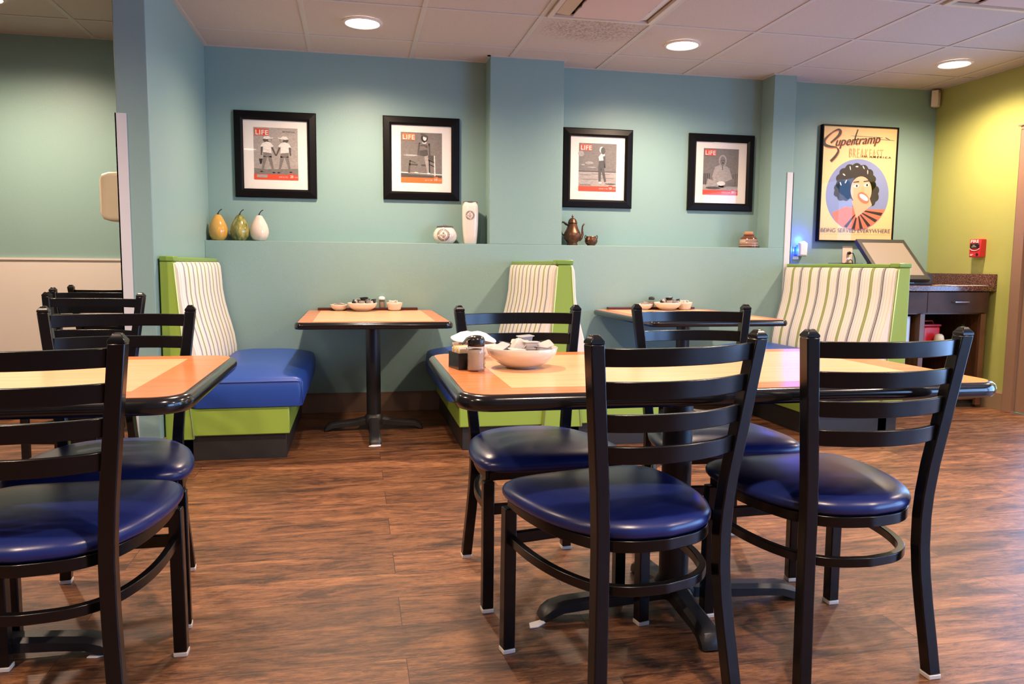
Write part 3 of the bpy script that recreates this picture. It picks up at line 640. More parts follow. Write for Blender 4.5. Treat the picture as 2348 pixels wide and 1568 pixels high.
# ------------------------------------------------------------------ booths
def backrest_profile(side, top_x, sx):
    """cushion outline in x,z ; sx = +1 faces +x ; it lies on the slanted panel edge"""
    f = [(1.050, .0), (1.058, .010), (1.055, .020), (1.03, .027), (.97, .028), (.88, .026), (.80, .032), (.72, .044), (.65, .058), (.58, .070), (.50, .076), (.44, .074), (.40, .060), (.385, .03)]
    line = lambda z: .073*(1.06-z)/.938
    out = [(top_x+sx*(line(z)+a), z) for z, a in f]
    return out+[(top_x+sx*(line(.385)-.03), .385), (top_x-sx*.03, 1.050)]
def booth_side(t, xb, sx, y0, y1):
    """one upholstered bench side: xb is the x of the panel's inner top edge; sx the way it faces"""
    # striped backrest
    pr = backrest_profile(None, xb, sx); rings = []
    for yy, f in ((y0+.004, -.012), (y0+.014, -.004), (y0+.034, 0), (y1-.03, 0), (y1-.008, -.004), (y1, -.012)):
        n_ = len(pr)-2; rings.append([(x+(sx*f if i < n_ else 0), yy, z+(f*.7 if z > 1 and i < n_ else 0)) for i, (x, z) in enumerate(pr)])
    MB().loft(rings).build('backrest', stripem, t, smooth='auto')
    # seat cushion
    xa, xe = xb+sx*.055, xb+sx*.635; nx, ny = 14, 18; z0, z1 = .284, .445; rings = []
    def top(u, v):
        return z1+.032*(1-abs(2*u-1.0)**3)*(1-abs(2*v-1)**4)-.012*u
    m = MB(); g = []
    inset = [(.020, z0), (.006, z0+.006), (0, z0+.03), (-.004, z0+.09), (0, z1-.03), (.006, z1-.010), (.020, z1)]
    def R(i, z, u=None):
        return [(x, y, z) for x, y in rrect(min(xa, xe)+i, max(xa, xe)-i, y0-.012+i, y1-i, .035, 4)]
    rings = [R(i, z) for i, z in inset]
    w = abs(xe-xa); dd = y1-y0
    for k in range(1, 11):
        f = k/10*.235+.02; rings.append([(x, y, z1+.046*math.sin(k/10*PI/2)**.9) for x, y in rrect(min(xa, xe)+f, max(xa, xe)-f, y0-.012+f, y1-f, .030, 4)])
    m.loft(rings, True, True)
    c = m.build('seat_cushion', bluem, t, smooth='auto')
    xl = min(xa, xe)+.004; xr = max(xa, xe)-.004
    MB().tube([(xl, y0-.013, z1-.022), (xr-.03 if sx > 0 else xl+.03, y0-.014, z1-.018), (xr, y0-.012, z1-.022), (xr, y0-.013, z0+.02)] if sx > 0 else [(xr, y0-.013, z1-.022), (xl+.03, y0-.014, z1-.018), (xl, y0-.012, z1-.022), (xl, y0-.013, z0+.02)], .003, 6).build('piping', bluem, c, smooth=True)
    xf = xb+sx*.56
    MB().box(min(xb, xf), max(xb, xf), y0+.006, y1, .137, .286).build('seat_base', greenm, t, bevel=.006)
    xk = xb+sx*.54
    MB().box(min(xb, xk), max(xb, xk), y0+.03, y1-.01, 0, .138).build('kick_base', blackr, t, bevel=.002)
def booth(label, x_in_top, sides, xo):
    y0, y1 = 4.262, 5.535
    xm = xo
    t = thing('booth_bench', label, 'booth', ((x_in_top[0]+xo)/2 if xo is not None else sum(x_in_top)/2, 0, 0)[0:1]+(y0, 0), 0)
    ox = t.location[0]; ox = t.location.x
    before = set(bpy.data.objects)
    if len(sides) == 1:
        sx = sides[0]; xt = x_in_top[0]; poly_ = [(xo, .0), (xt+sx*.07, 0), (xt+sx*.075, .125), (xt, 1.060), (xo, 1.060)]
        poly_ = [(xo, .122), (xt+sx*.073, .122), (xt, 1.060), (xo, 1.060)]
        cap = (min(xo, xt)-(.0 if sx > 0 else .006), max(xo, xt)+.006)
    else:
        a, b_ = x_in_top; poly_ = [(a-.083, .122), (b_+.083, .122), (b_, 1.060), (a, 1.060)]; cap = (a-.012, b_+.012)
    MB().prism(poly_, 'y', y0-.008, y0+.05).build('end_panel', greenm, t, bevel=.005)
    ip = [(x, z) for x, z in poly_]
    MB().prism(ip, 'y', y0+.049, y1).build('back_core', greenm, t)
    MB().box(min(p[0] for p in poly_)+.012, max(p[0] for p in poly_)-.012, y0+.03, y1, 0, .123).build('kick_base', blackr, t)
    MB().box(cap[0], cap[1], y0-.014, y0+.075, 1.060, 1.088).box(cap[0]-.0 if len(sides) > 1 else cap[0], cap[1], y0+.077, y1, 1.058, 1.083).build('top_cap', greencap, t, bevel=.006)
    for i, sx in enumerate(sides):
        xt = x_in_top[i]; booth_side(t, xt, sx, y0, y1)
        MB().tube([(xt+sx*.002, y0-.010, 1.05), (xt+sx*.072, y0-.010, .13)], .0032, 6).build('piping', stripeg, t, smooth=True)
    for o in set(bpy.data.objects)-before:
        if o.parent == t: o.location = (-t.location.x, -t.location.y, 0)
    return t
booth('green booth bench with striped back against the left partition wall', [-.918], [1], XL+.008)
booth('double sided green booth in the middle, striped back behind the shaker and bowl', [1.128, 1.205], [-1, 1], None)
booth('green booth bench with broad striped back at the right, in front of the till', [3.325], [-1], 3.406)

# ------------------------------------------------------------------ niche decorations
SY = YP+.085; SZ = 1.205
def gourd(x, m, label, ribs=0):
    t = thing('decorative_gourd', label, 'gourd ornament', (x, SY, SZ), 0, 'ceramic gourds on the left ledge')
    sq = (lambda a, z: 1+.018*abs(math.cos(a*4))) if ribs else (lambda a, z: 1+.008*math.cos(a*5))
    MB().lathe([(0, 0), (.032, 0), (.045, .010), (.058, .032), (.0635, .060), (.061, .085), (.054, .110), (.044, .132), (.034, .150), (.025, .166), (.018, .175), (.008, .178), (0, .178)], n=40, squash=sq).build('gourd_body', m, t, smooth=True)
    MB().tube([(0, 0, .174), (.002, 0, .186), (.008, 0, .198), (.017, 0, .208), (.028, 0, .214)], .004, 8, radii=[.0085, .0042, .0032, .003, .0036]).build('stem', stemm, t, smooth=True)
gourd(-.918, gyel, 'amber yellow ceramic gourd on the left ledge, next to the partition corner')
gourd(-.776, ggreen, 'mottled green ceramic gourd between the yellow and the ivory one', 1)
gourd(-.648, gwhite, 'ivory white ceramic gourd, right one of the three gourds')
def emblem(mb, n, r, place, s1, s2):
    """round printed badge: ring of marks and a word"""
    for (ra, rb) in ((r, r*.94), (r*.70, r*.66)):
        for i in range(n):
            a, b_ = 2*PI*i/n, 2*PI*(i+1)/n
            mb.face([mb.V(place(q*math.cos(w_), q*math.sin(w_))) for q, w_ in ((ra, a), (ra, b_), (rb, b_), (rb, a))])
    for i in range(22):
        if i % 6 == 5: continue
        a = 2*PI*i/22; b_ = a+.17
        mb.face([mb.V(place(q*math.cos(w_), q*math.sin(w_))) for q, w_ in ((r*.90, a), (r*.90, b_), (r*.76, b_), (r*.76, a))])
    for (x, y, w_, h_) in ((0, .36, .22, .05), (0, .26, .36, .04), (0, -.02, .9, .10), (0, -.26, .44, .04), (0, -.38, .30, .04)):
        x0_, x1_ = (x-w_/2)*r, (x+w_/2)*r; y0_, y1_ = (y-h_)*r, (y+h_)*r
        k = 6
        for j in range(k):
            if j % 2 and abs(y+.02) < .01: continue
            xa, xb_ = x0_+(x1_-x0_)*j/k, x0_+(x1_-x0_)*(j+.8)/k
            mb.face([mb.V(place(*p)) for p in ((xa, y0_), (xb_, y0_), (xb_, y1_), (xa, y1_))])
t = thing('round_jar', 'squat white round jar with a printed badge, beside the tall white vase', 'jar', (.642, SY, SZ))
jp = [(0, 0), (.050, 0), (.062, .006), (.080, .030), (.0865, .056), (.082, .080), (.068, .103), (.056, .113), (.056, .119), (.048, .120)]
MB().lathe(jp, n=44).build('jar_body', whitec, t, smooth=True)
MB().lathe([(.048, .119), (.060, .119), (.061, .123), (.054, .127), (.03, .130), (.012, .131), (.010, .136), (0, .137)], n=40).build('lid', jarlid, t, smooth='auto')
def jar_surf(u, v):
    z = .060+v; r = .0875
    for (ra, za), (rb, zb) in zip(jp[1:], jp[2:]):
        if za <= z <= zb and zb > za: r = ra+(rb-ra)*(z-za)/(zb-za)+.0012
    x = u-.020; return (x, -math.sqrt(max(r*r-x*x, 0)), z)
m = MB(); emblem(m, 32, .044, jar_surf, '', ''); m.build('badge_print', inkm, t)
t = thing('tall_vase', 'tall white squared vase with a small round badge at the niche edge', 'vase', (.826, SY, SZ), -.10)
def sqr(k): return [(k*math.copysign(abs(math.cos(a))**.62, math.cos(a)), k*math.copysign(abs(math.sin(a))**.62, math.sin(a))) for a in [2*PI*i/40 for i in range(40)]]
rings = [[(x, y, z) for x, y in sqr(r)] for r, z in ((.001, 0), (.044, 0), (.047, .006), (.053, .06), (.0585, .14), (.060, .22), (.059, .27), (.055, .284), (.048, .290), (.047, .300))]
MB().loft(rings, True, True).build('vase_body', whitec, t, smooth=True)
MB().lathe([(.046, .298), (.052, .300), (.052, .304), (.046, .306), (.046, .298)], n=36, cap0=False, cap1=False).lathe([(0, .299), (.047, .299)], n=36, cap0=False, cap1=False).build('rim', jarlid, t, smooth='auto')
m = MB(); emblem(m, 28, .032, lambda u, v: (u-.004, -.0603-.0006, .205+v), '', ''); m.build('badge_print', inkm, t)
# teapot
t = thing('copper_teapot', 'dark copper teapot with long spout and dome lid on the right ledge', 'teapot', (1.600, SY, SZ), 0)
body = [(0, 0), (.036, 0), (.042, .005), (.040, .012), (.036, .020), (.050, .034), (.063, .055), (.066, .075), (.058, .098), (.047, .118), (.039, .140), (.034, .158), (.033, .166), (0, .166)]
MB().lathe(body, n=40, squash=lambda a, z: 1+(.035*abs(math.cos(a*3)) if .02 < z < .1 else 0)).build('pot_body', copper, t, smooth=True)
MB().lathe([(.036, .165), (.037, .169), (.034, .172), (.032, .182), (.026, .194), (.016, .202), (.006, .205), (.004, .210), (.009, .215), (.007, .219), (.003, .222), (.004, .229), (0, .231)], n=32).build('lid', copper, t, smooth=True)
MB().tube([(.050, 0, .045), (.068, 0, .060), (.080, 0, .085), (.077, 0, .115), (.078, 0, .140), (.085, 0, .155), (.093, 0, .163)], .008, 12, radii=[.018, .014, .010, .0075, .006, .0055, .0065]).build('spout', copper, t, smooth=True)
MB().tube([(-.036, 0, .150), (-.050, 0, .158), (-.066, 0, .172), (-.082, 0, .172), (-.094, 0, .150), (-.092, 0, .115), (-.080, 0, .085), (-.060, 0, .070)], .006, 10, radii=[.005, .009, .008, .006, .006, .006, .006, .005]).build('handle', darkm, t, smooth=True)
m = MB(); m.tube([(.010, -.060, .070), (.014, -.063, .088), (.024, -.058, .100), (.036, -.050, .098), (.040, -.050, .080), (.034, -.055, .055), (.020, -.060, .030)], .0022, 8); m.build('relief_band', copper, t, smooth=True)
t = thing('copper_sugar_bowl', 'small copper two handled bowl right of the teapot', 'bowl', (1.748, SY, SZ), 0)
MB().lathe([(0, 0), (.030, 0), (.030, .006), (.040, .014), (.049, .032), (.046, .050), (.038, .062), (.040, .070), (.037, .070), (.034, .062), (.02, .03), (0, .025)], n=36).build('bowl_body', copper, t, smooth=True)
for s in (-1, 1): MB().tube([(s*.036, 0, .060), (s*.040, 0, .074), (s*.046, 0, .080), (s*.050, 0, .066), (s*.046, 0, .050), (s*.040, 0, .045)], .003, 8).build('handle', darkm, t, smooth=True)
t = thing('stoneware_jar', 'small brown and white stoneware jar with cork, at the right end of the ledge', 'jar', (3.040, SY, SZ), 0)
o = MB(); o.lathe([(0, 0), (.072, 0), (.074, .006), (.074, .016)], n=40, cap1=False); o.mi = 1
o.lathe([(.074, .016), (.073, .024)], n=40, cap0=False, cap1=False); o.mi = 0
o.lathe([(.073, .024), (.0725, .032)], n=40, cap0=False, cap1=False); o.mi = 1
o.lathe([(.0725, .032), (.072, .037)], n=40, cap0=False, cap1=False); o.mi = 0; o.lathe([(.072, .037), (.070, .040)], n=40, cap0=False, cap1=False); o.mi = 1
o.lathe([(.070, .040), (.068, .056), (.0655, .066)], n=40, cap0=False, cap1=False); o.mi = 0; o.lathe([(.0655, .066), (.058, .080), (.050, .088)], n=40, cap0=False, cap1=False); o.mi = 0
o.lathe([(.050, .088), (.042, .093), (.039, .098), (.043, .102), (.030, .104), (0, .104)], n=40, cap0=False)
o.build('jar_body', [brownglaze, mat('pale_brown_glaze', (.42, .29, .22), .25)], t, smooth='auto')
m = MB()
for row, (z_, k) in enumerate(((.071, 9), (.058, 10), (.049, 12))):
    r = {0: .0655, 1: .0685, 2: .0698}[row]+.0015
    for j in range(k):
        a = -PI/2-.75+1.5*j/(k-1); wv = .05
        m.tube([(r*math.cos(a-wv), r*math.sin(a-wv), z_-.003), (r*math.cos(a), r*math.sin(a), z_+.004), (r*math.cos(a+wv), r*math.sin(a+wv), z_-.003)], .0011, 5)
m.build('painted_marks', inkm, t)
MB().lathe([(.033, .102), (.036, .108), (.036, .122), (.030, .126), (.012, .127), (0, .126)], n=24, squash=lambda a, z: 1+.04*math.sin(a*5)).build('cork_stopper', corkm, t, smooth='auto')

# ------------------------------------------------------------------ things on the tables
def bowl(name, label, x, y, z, r, h, group=None, foot=.45, square=False):
    t = thing(name, label, 'bowl', (x, y, z), 0, group)
    pr = [(0, 0), (r*foot*.9, 0), (r*foot, .002), (r*foot*.97, h*.09), (r*foot*1.25, h*.13), (r*.80, h*.38), (r*.945, h*.68), (r, h*.985), (r*.99, h), (r*.965, h*.985), (r*.90, h*.68), (r*.74, h*.38), (r*.40, h*.17), (0, h*.12)]
    sq = (lambda a, z: 1/max(abs(math.cos(a)), abs(math.sin(a)))**.55) if square else None
    MB().lathe(pr, n=48, squash=sq).build('bowl_body', whitec, t, smooth=True)
    return t
def portion_cup(label, loc, rot, m, scale=1.0, group=None, base=None):
    if base is not None: c = dup(base, loc, 0, label, group, rot=rot); c.scale = (scale,)*3; return c
    t = thing('portion_cup', label, 'portion cup', loc, 0, group); t.rotation_euler = rot; t.scale = (scale,)*3
    def rr(k, z, r_): return [(x, y, z) for x, y in rrect(-k, k, -k*.72, k*.72, r_, 4)]
    MB().loft([rr(.0155, 0, .006), rr(.0175, .002, .006), (rr(.0205, .016, .007))], True, True).build('tub', m, t, smooth='auto')
    MB().loft([rr(.0240, .016, .007), rr(.0245, .0168, .007), rr(.024, .0176, .007)], True, True).build('foil_lid', m, t, smooth='auto')
    return t
CG = 'portion cups piled in the bowls'
NB = (.474, 2.186, .7612)
bowl('serving_bowl', 'large white bowl full of jam and creamer cups on the centre table', *NB, .105, .060)
c_g = portion_cup('pale grey portion cup standing at the top of the pile in the large bowl', (NB[0]+.012, NB[1]+.01, NB[2]+.074), (.06, -.05, .3), greyp, 1.0, CG)
c_w = portion_cup('pinkish white portion cup at the middle top of the pile in the large bowl', (NB[0]+.018, NB[1]-.030, NB[2]+.060), (0, .03, .05), cupw, 1.05, CG)
c_b = portion_cup('black portion cup low at the right of the pile in the large bowl', (NB[0]+.056, NB[1]-.004, NB[2]+.046), (.1, .1, .8), blackp, 1.0, CG)
portion_cup('tilted pale cup leaning at the left of the pile in the large bowl', (NB[0]-.030, NB[1]-.028, NB[2]+.072), (.1, 2.3, .35), whitep, 1.35, CG, c_w)
portion_cup('grey portion cup under the pinkish one in the large bowl', (NB[0]+.016, NB[1]-.034, NB[2]+.044), (0, 0, -.1), greyp, 1.0, CG, c_g)
portion_cup('pale cup against the left rim of the large bowl', (NB[0]-.062, NB[1]-.012, NB[2]+.048), (.2, -.4, .6), greyp, 1.0, CG, c_g)
portion_cup('grey blue cup in the right half of the large bowl', (NB[0]+.050, NB[1]-.046, NB[2]+.045), (-.1, .15, .2), greyp, 1.0, CG, c_g)
portion_cup('black cup behind the left rim of the large bowl', (NB[0]-.040, NB[1]+.034, NB[2]+.050), (.2, .2, .2), blackp, 1.0, CG, c_b)
portion_cup('black cup at the far right rim of the large bowl', (NB[0]+.070, NB[1]+.024, NB[2]+.052), (-.1, -.2, 1.2), blackp, 1.0, CG, c_b)
portion_cup('white cup with a raised lid corner at the right rim of the large bowl', (NB[0]+.066, NB[1]-.020, NB[2]+.056), (.5, -.3, .2), whitep, .9, CG, c_w)
portion_cup('white cup at the back of the large bowl', (NB[0]+.0, NB[1]+.045, NB[2]+.054), (.3, .1, -.3), whitep, 1.0, CG, c_w)
portion_cup('cream cup lying flat at the front left of the large bowl', (NB[0]-.028, NB[1]-.056, NB[2]+.043), (.1, .05, .2), creamp, 1.0, CG, c_w)
portion_cup('cup lying at the bottom of the large bowl', (NB[0]+.015, NB[1]+.005, NB[2]+.026), (.1, .05, .2), creamp, 1.1, CG, c_w)
portion_cup('second cup lying at the bottom of the large bowl, to its left', (NB[0]-.035, NB[1]+.0, NB[2]+.028), (.1, .05, 1.2), greyp, 1.1, CG, c_g)
# shaker
t = thing('seasoning_shaker', 'ribbed glass shaker with black flap lid, standing before the sugar caddy', 'shaker', (.330, 2.128, .7612), .12)
MB().lathe([(0, 0), (.0225, 0), (.0255, .004)]+[(.0252+.0013*math.cos(i*PI), .010+i*.0068) for i in range(8)]+[(.0235, .066), (.0215, .070), (.0215, .074)], n=36, squash=lambda a, z: 1+(.03*math.cos(a*12) if .006 < z < .062 else 0)).build('glass_jar', jarglass, t, smooth=True)
MB().lathe([(0, .003), (.022, .003), (.0232, .008), (.0232, .052), (.0210, .060), (.012, .0625), (0, .063)], n=28).build('seasoning', salt, t, smooth=True)
MB().lathe([(.0235, .070), (.0245, .073), (.0245, .088), (.021, .096), (.012, .100), (0, .101)], n=32).build('lid', blackp, t, smooth=True)
MB().loft([[(-.010, -.017, .094), (-.010, .017, .094), (-.010, .014, .100), (-.010, -.014, .100)], [(-.028, -.013, .086), (-.028, .013, .086), (-.026, .011, .094), (-.026, -.011, .094)], [(-.041, -.006, .074), (-.041, .006, .074), (-.042, .005, .077), (-.042, -.005, .077)]]).build('spout_flap', blackp, t, bevel=.0015)
MB().tube([(-.024, -.006, .071), (-.029, -.007, .066), (-.029, -.007, .056)], .0015, 6).build('wire_clip', chrome, t, smooth=True)
# sugar caddy
t = thing('sugar_caddy', 'black rectangular sugar packet holder behind the ribbed shaker', 'caddy', (.303, 2.195, .7612), .25)
m = MB(); w, d, hh, q = .030, .040, .047, .0025
m.box(-w, w, -d, d, 0, .003).box(-w, -w+q, -d, d, 0, hh).box(w-q, w, -d, d, 0, hh).box(-w, w, -d, -d+q, 0, hh).box(-w, w, d-q, d, 0, hh)
m.build('holder', blackp, t, bevel=.001)
pk_m = [mat('packet_paper_cream', (.80, .66, .44), .6), papery, mat('packet_paper_yellow', (.82, .55, .16), .6)]
p0 = None
for i in range(7):
    loc = (.303+.0, 2.195, .7612+.004); off = -.030+i*.0098
    x = .303-math.sin(.25)*off; y = 2.195+math.cos(.25)*off
    lab = 'paper sugar packet standing in the black holder on the centre table'
    m = MB().box(-.024, .024, -.0022, .0022, 0, .056+(.004 if i % 2 else 0)); o = m.build('sugar_packet', pk_m[i % 3], None, bevel=.001); o.location = (x, y, .7645); o.rotation_euler = (.03, 0, .25)
    tag(o, lab, 'sugar packet', 'sugar packets in the black holder')
# wavy bowl behind with cream pots
t = bowl('dip_bowl', 'small white square bowl behind the black lidded shaker', .366, 2.41, .7612, .058, .050, None, .5, True)
t.rotation_euler = (0, 0, .5)
o = MB(); rings = []
for f, z in ((.0, .016), (.35, .020), (.62, .012), (.85, -.002), (1.0, -.010), (1.01, -.012), (.98, -.013), (.6, .004), (.3, .012), (0, .008)):
    rings.append([(max(f, .002)*.068*math.cos(a)*(1+.12*math.cos(2*a)), max(f, .002)*.060*math.sin(a), z*.75+.005*math.sin(3*a)*f) for a in [2*PI*i/36 for i in range(36)]])
o = o.loft(rings, False, False).build('folded_napkin', papery, None, smooth=True); o.location = (.366, 2.41, .7612+.070); o.rotation_euler = (.05, .05, .3)
tag(o, 'white crumpled wavy napkin lying over the small square bowl', 'napkin')
def table_set(X, Y, Z, which):
    """the group of bowls along the wall"""
    side = 'left' if which == 0 else 'right'; near = 'left wall table' if which == 0 else 'right wall table'
    o = MB().box(-.345, .345, -.045, 0, 0, .016).build('wall_tray', mat('dark_red_wood', (.060, .012, .012), .35), None, bevel=.002); o.location = (X+.087 if which == 0 else X-.033, YP-.001-.003, Z+.0012)
    tag(o, 'dark red flat tray against the teal wall on the %s' % near, 'tray')
    b0 = bowl('serving_bowl', 'white bowl heaped with portion cups, middle of the %s' % near, X+.045, Y-.155, Z+.0012, .102, .057)
    b1 = bowl('creamer_bowl', 'small low white bowl of creamers at the left of the %s' % near, X-.112, Y-.100, Z+.0012, .060, .042, None, .45)
    b2 = bowl('sugar_bowl', 'white cup shaped bowl of paper packets at the right of the %s' % near, (X+.266 if which == 0 else X+.203), Y-.108, Z+.0012, .057, .056, None, .62)
    cx, cy, cz = b0.location
    for i, (dx, dy, dz, rx, ry, s_, bs, lab) in enumerate(((-.06, -.02, .050, .3, .9, 1.0, c_b, 'black cup at the left end'), (-.045, -.03, .056, .1, 1.2, 1.0, c_w, 'white cup on edge near the left'), (-.02, -.02, .058, 0, .1, 1.1, c_b, 'black cup left of centre'), (-.005, -.045, .054, 0, 0, 1.0, c_w, 'pinkish cup in front'), (.012, .0, .070, .2, .1, 1.2, c_b, 'topmost black cup'), (.042, -.03, .052, .2, -.4, 1.1, c_g, 'grey cup right of centre'), (.035, .03, .058, .1, .3, 1.0, c_b, 'black cup at the back'), (.078, .0, .056, .1, -.5, 1.0, c_b, 'black cup at the right end'), (.06, -.05, .048, .1, -.7, .9, c_w, 'white lid at the front right'), (0, .02, .030, 0, 0, 1.2, c_g, 'lowest grey cup'), (-.03, .04, .034, 0, 0, 1.2, c_w, 'lowest white cup'))):
        portion_cup('%s of the heaped bowl on the %s' % (lab, near), (cx+dx, cy+dy, cz+dz), (rx, ry, i*.7), None, s_, CG, bs)
    cx, cy, cz = b1.location
    for i, (dx, dy, dz, lab) in enumerate(((-.02, -.01, .030, 'left cup'), (.022, .0, .034, 'right cup'), (0, -.02, .040, 'top cup'), (.0, .02, .026, 'lowest cup'))):
        portion_cup('%s in the small low bowl on the %s' % (lab, near), (cx+dx, cy+dy, cz+dz), (.2*i, .3-.2*i, i), None, .9, CG, c_w)
    cx, cy, cz = b2.location
    for i in range(6):
        o = MB().box(-.024, .024, -.0018, .0018, 0, .052).build('sugar_packet', papery if i % 3 else pk_m[0], None, bevel=.001); o.location = (cx+(-.025+i*.010), cy+.010*math.sin(i*2.1), cz+.017); o.rotation_euler = (.15*math.sin(i), .2*math.cos(i*1.7), .5+.2*i)
        tag(o, 'white paper packet in the cup shaped bowl on the %s' % near, 'sugar packet', 'packets in the cup shaped bowl, %s' % near)
    sx = X+.182 if which == 0 else X-.040; sy = Y-.02 if which == 0 else Y-.05
    t = thing('salt_shaker', ('small steel and glass shaker with white top on the %s' if which == 0 else 'small shaker with black top on the %s') % near, 'shaker', (sx, sy, Z+.0175 if sy+.02 > YP-.045 else Z+.0012))
    MB().lathe([(0, 0), (.020, 0), (.021, .003), (.020, .045), (.0205, .048), (.0205, .056)], n=28).build('glass_jar', jarglass, t, smooth='auto')
    MB().lathe([(0, .002), (.0185, .002), (.0185, .040), (0, .041)], n=24).build('seasoning', salt, t, smooth='auto')
    MB().lathe([(.0215, .055), (.0225, .057), (.0225, .068), (.017, .076), (.006, .079), (0, .079)], n=28).build('lid', whitep if which == 0 else blackp, t, smooth='auto')
table_set(0, YP, .7310, 0)
table_set(2.23, YP, .7310, 1)
def shim(label, x, y, s, rz):
    o = MB().prism([(-.030*s, -.012*s), (-.006*s, -.020*s), (.028*s, -.010*s), (.030*s, .012*s), (-.014*s, .014*s)], 'z', 0, .004).build('folded_paper_shim', papery, None, bevel=.001)
    o.location = (x, y, .0002); o.rotation_euler = (0, 0, rz); tag(o, label, 'paper')
shim('folded white paper under the left foot of the centre table', .512, 2.128, 1.0, .4)
shim('white paper scrap on the floor before the foot of the left wall table', .100, 4.480, 1.2, 0)
shim('folded paper wedge under the foot of the left foreground table', -.690, 2.172, 1.0, .2)

# ------------------------------------------------------------------ wall mounted things
t = thing('soap_dispenser', 'cream rounded dispenser box on the left face of the partition wall', 'dispenser', (-1.149, 4.46, 1.262))
m = MB(); rings = []
for x, i in ((0, 0), (-.10, .004), (-.135, .014), (-.150, .034)):
    rings.append([(x, y, z) for y, z in rrect(-.075+i, .075-i, 0+i, .262-i, .022)])
m.loft(rings).build('cover', creamp, t, smooth='auto')
MB().box(-.152, -.148, -.04, .04, .05, .20).build('window_strip', mat('cream_plastic_pale', (.84, .77, .60), .4), t, bevel=.0015)
t = thing('motion_sensor', 'small white sensor in the ceiling corner between the teal and lime walls', 'sensor', (4.700, 5.690, 2.380), PI/4-.25)
MB().prism([(-.036, .028), (-.030, -.022), (.030, -.022), (.036, .028)], 'z', 0, .130).build('housing', creamp, t, bevel=.004)
MB().box(-.020, .020, -.0235, -.021, .018, .080).build('lens_window', whitep, t, bevel=.002)
MB().box(-.010, .010, -.0235, -.021, .114, .119).build('indicator_slot', darkm, t)
# fire pull station
t = thing('fire_alarm_pull_station', 'red fire alarm pull station with the word FIRE on the lime wall', 'fire alarm', (XR, 5.172, 1.216), 0)
MB().box(-.052, 0, -.055, .055, -.070, .070).build('housing', redp, t, bevel=.006)
MB().loft([[(-.053, y, z) for y, z in rrect(-.044, .044, -.002, .036, .008)], [(-.060, y, z) for y, z in rrect(-.040, .040, .002, .033, .008)]]).build('pull_handle', blackp, t, bevel=.001)
m = MB()
text_polys(m, 'FIRE', 0, lambda a, b_: (-.0545, -a, .042+b_), size=.030, width=.080, align='CENTER', bold=.0008)
text_polys(m, 'PULL', 0, lambda a, b_: (-.0610, -a, .018+b_), size=.010, width=.024, align='CENTER'); text_polys(m, 'DOWN', 0, lambda a, b_: (-.0610, -a, .007+b_), size=.010, width=.044, align='CENTER')
m.tube([(-.054, .046, -.004), (-.054, .025, -.016), (-.054, 0, -.020), (-.054, -.025, -.016), (-.054, -.046, -.004)], .0025, 6)
m.box(-.0545, -.0525, .012, .040, -.050, -.046).box(-.0545, -.0525, .020, .040, -.058, -.054)
m.build('white_lettering', whitep, t)
MB().prism([(-.027+.011*math.cos(2*PI*i/20), -.049+.011*math.sin(2*PI*i/20)) for i in range(20)], 'x', -.056, -.050).build('key_lock', blackp, t)
# plug-in night light with blue glow
t = thing('plug_in_night_light', 'white plug in night light glowing blue on the wall right of the niches', 'night light', (3.545, YB, 1.205))
m = MB(); rings = []
def nl(i, top): return [(-.040+i, -.058+i), (.036-i, -.062+i), (.040-i, .048-i), (.008, .066-i), (-.038+i, .050-i)]
m.loft([[(x, -.040, z) for x, z in nl(0, 0)], [(x, -.062, z) for x, z in nl(.003, 0)], [(x, -.070, z) for x, z in nl(.012, 0)]]).build('cover', whitep, t, bevel=.004)
MB().box(-.030, .030, -.040, -.006, -.060, .030).build('housing', greyp, t, bevel=.003)
MB().box(-.060, -.005, -.006, 0, -.085, .020).build('outlet_plate', chrome, t, bevel=.001)
MB().box(-.036, -.0305, -.036, -.010, -.045, .030).box(-.018, .018, -.036, -.012, .0305, .036).build('blue_led', bluled, t)
for loc, w_ in (((-.052, -.024, -.010), 1.6), ((-.01, -.022, .070), 2.4)):
    l = bpy.data.lights.new('blue_glow', 'POINT'); l.color = (.01, .04, 1); l.energy = w_; l.shadow_soft_size = .008
    lo = bpy.data.objects.new('blue_glow', l); C.objects.link(lo); lo.parent = t; lo.location = loc
# outlet with plugs
t = thing('wall_outlet', 'beige wall outlet with two plugged cords under the poster', 'outlet', (3.982, YB, 1.165))
MB().box(-.046, .046, -.006, 0, -.070, .070).build('cover_plate', outletm, t, bevel=.003)
for z in (.012, -.038): MB().lathe([(0, 0), (.012, 0), (.013, .02), (.008, .026), (0, .027)], n=16).build('plug', blackp if z > 0 else whitep, t, smooth='auto', loc=None).matrix_local = Matrix.Translation((.008, -.004, z)) @ Matrix.Rotation(PI/2, 4, 'X')
MB().tube([(.008, -.030, .012), (.025, -.045, .010), (.040, -.050, -.03), (.048, -.05, -.10), (.050, -.05, -.17), (.060, -.05, -.232)], .0035, 8).tube([(.008, -.030, -.038), (.022, -.04, -.05), (.030, -.045, -.10), (.036, -.045, -.16), (.040, -.05, -.232)], .0035, 8).build('power_cord', blackp, t, smooth=True)

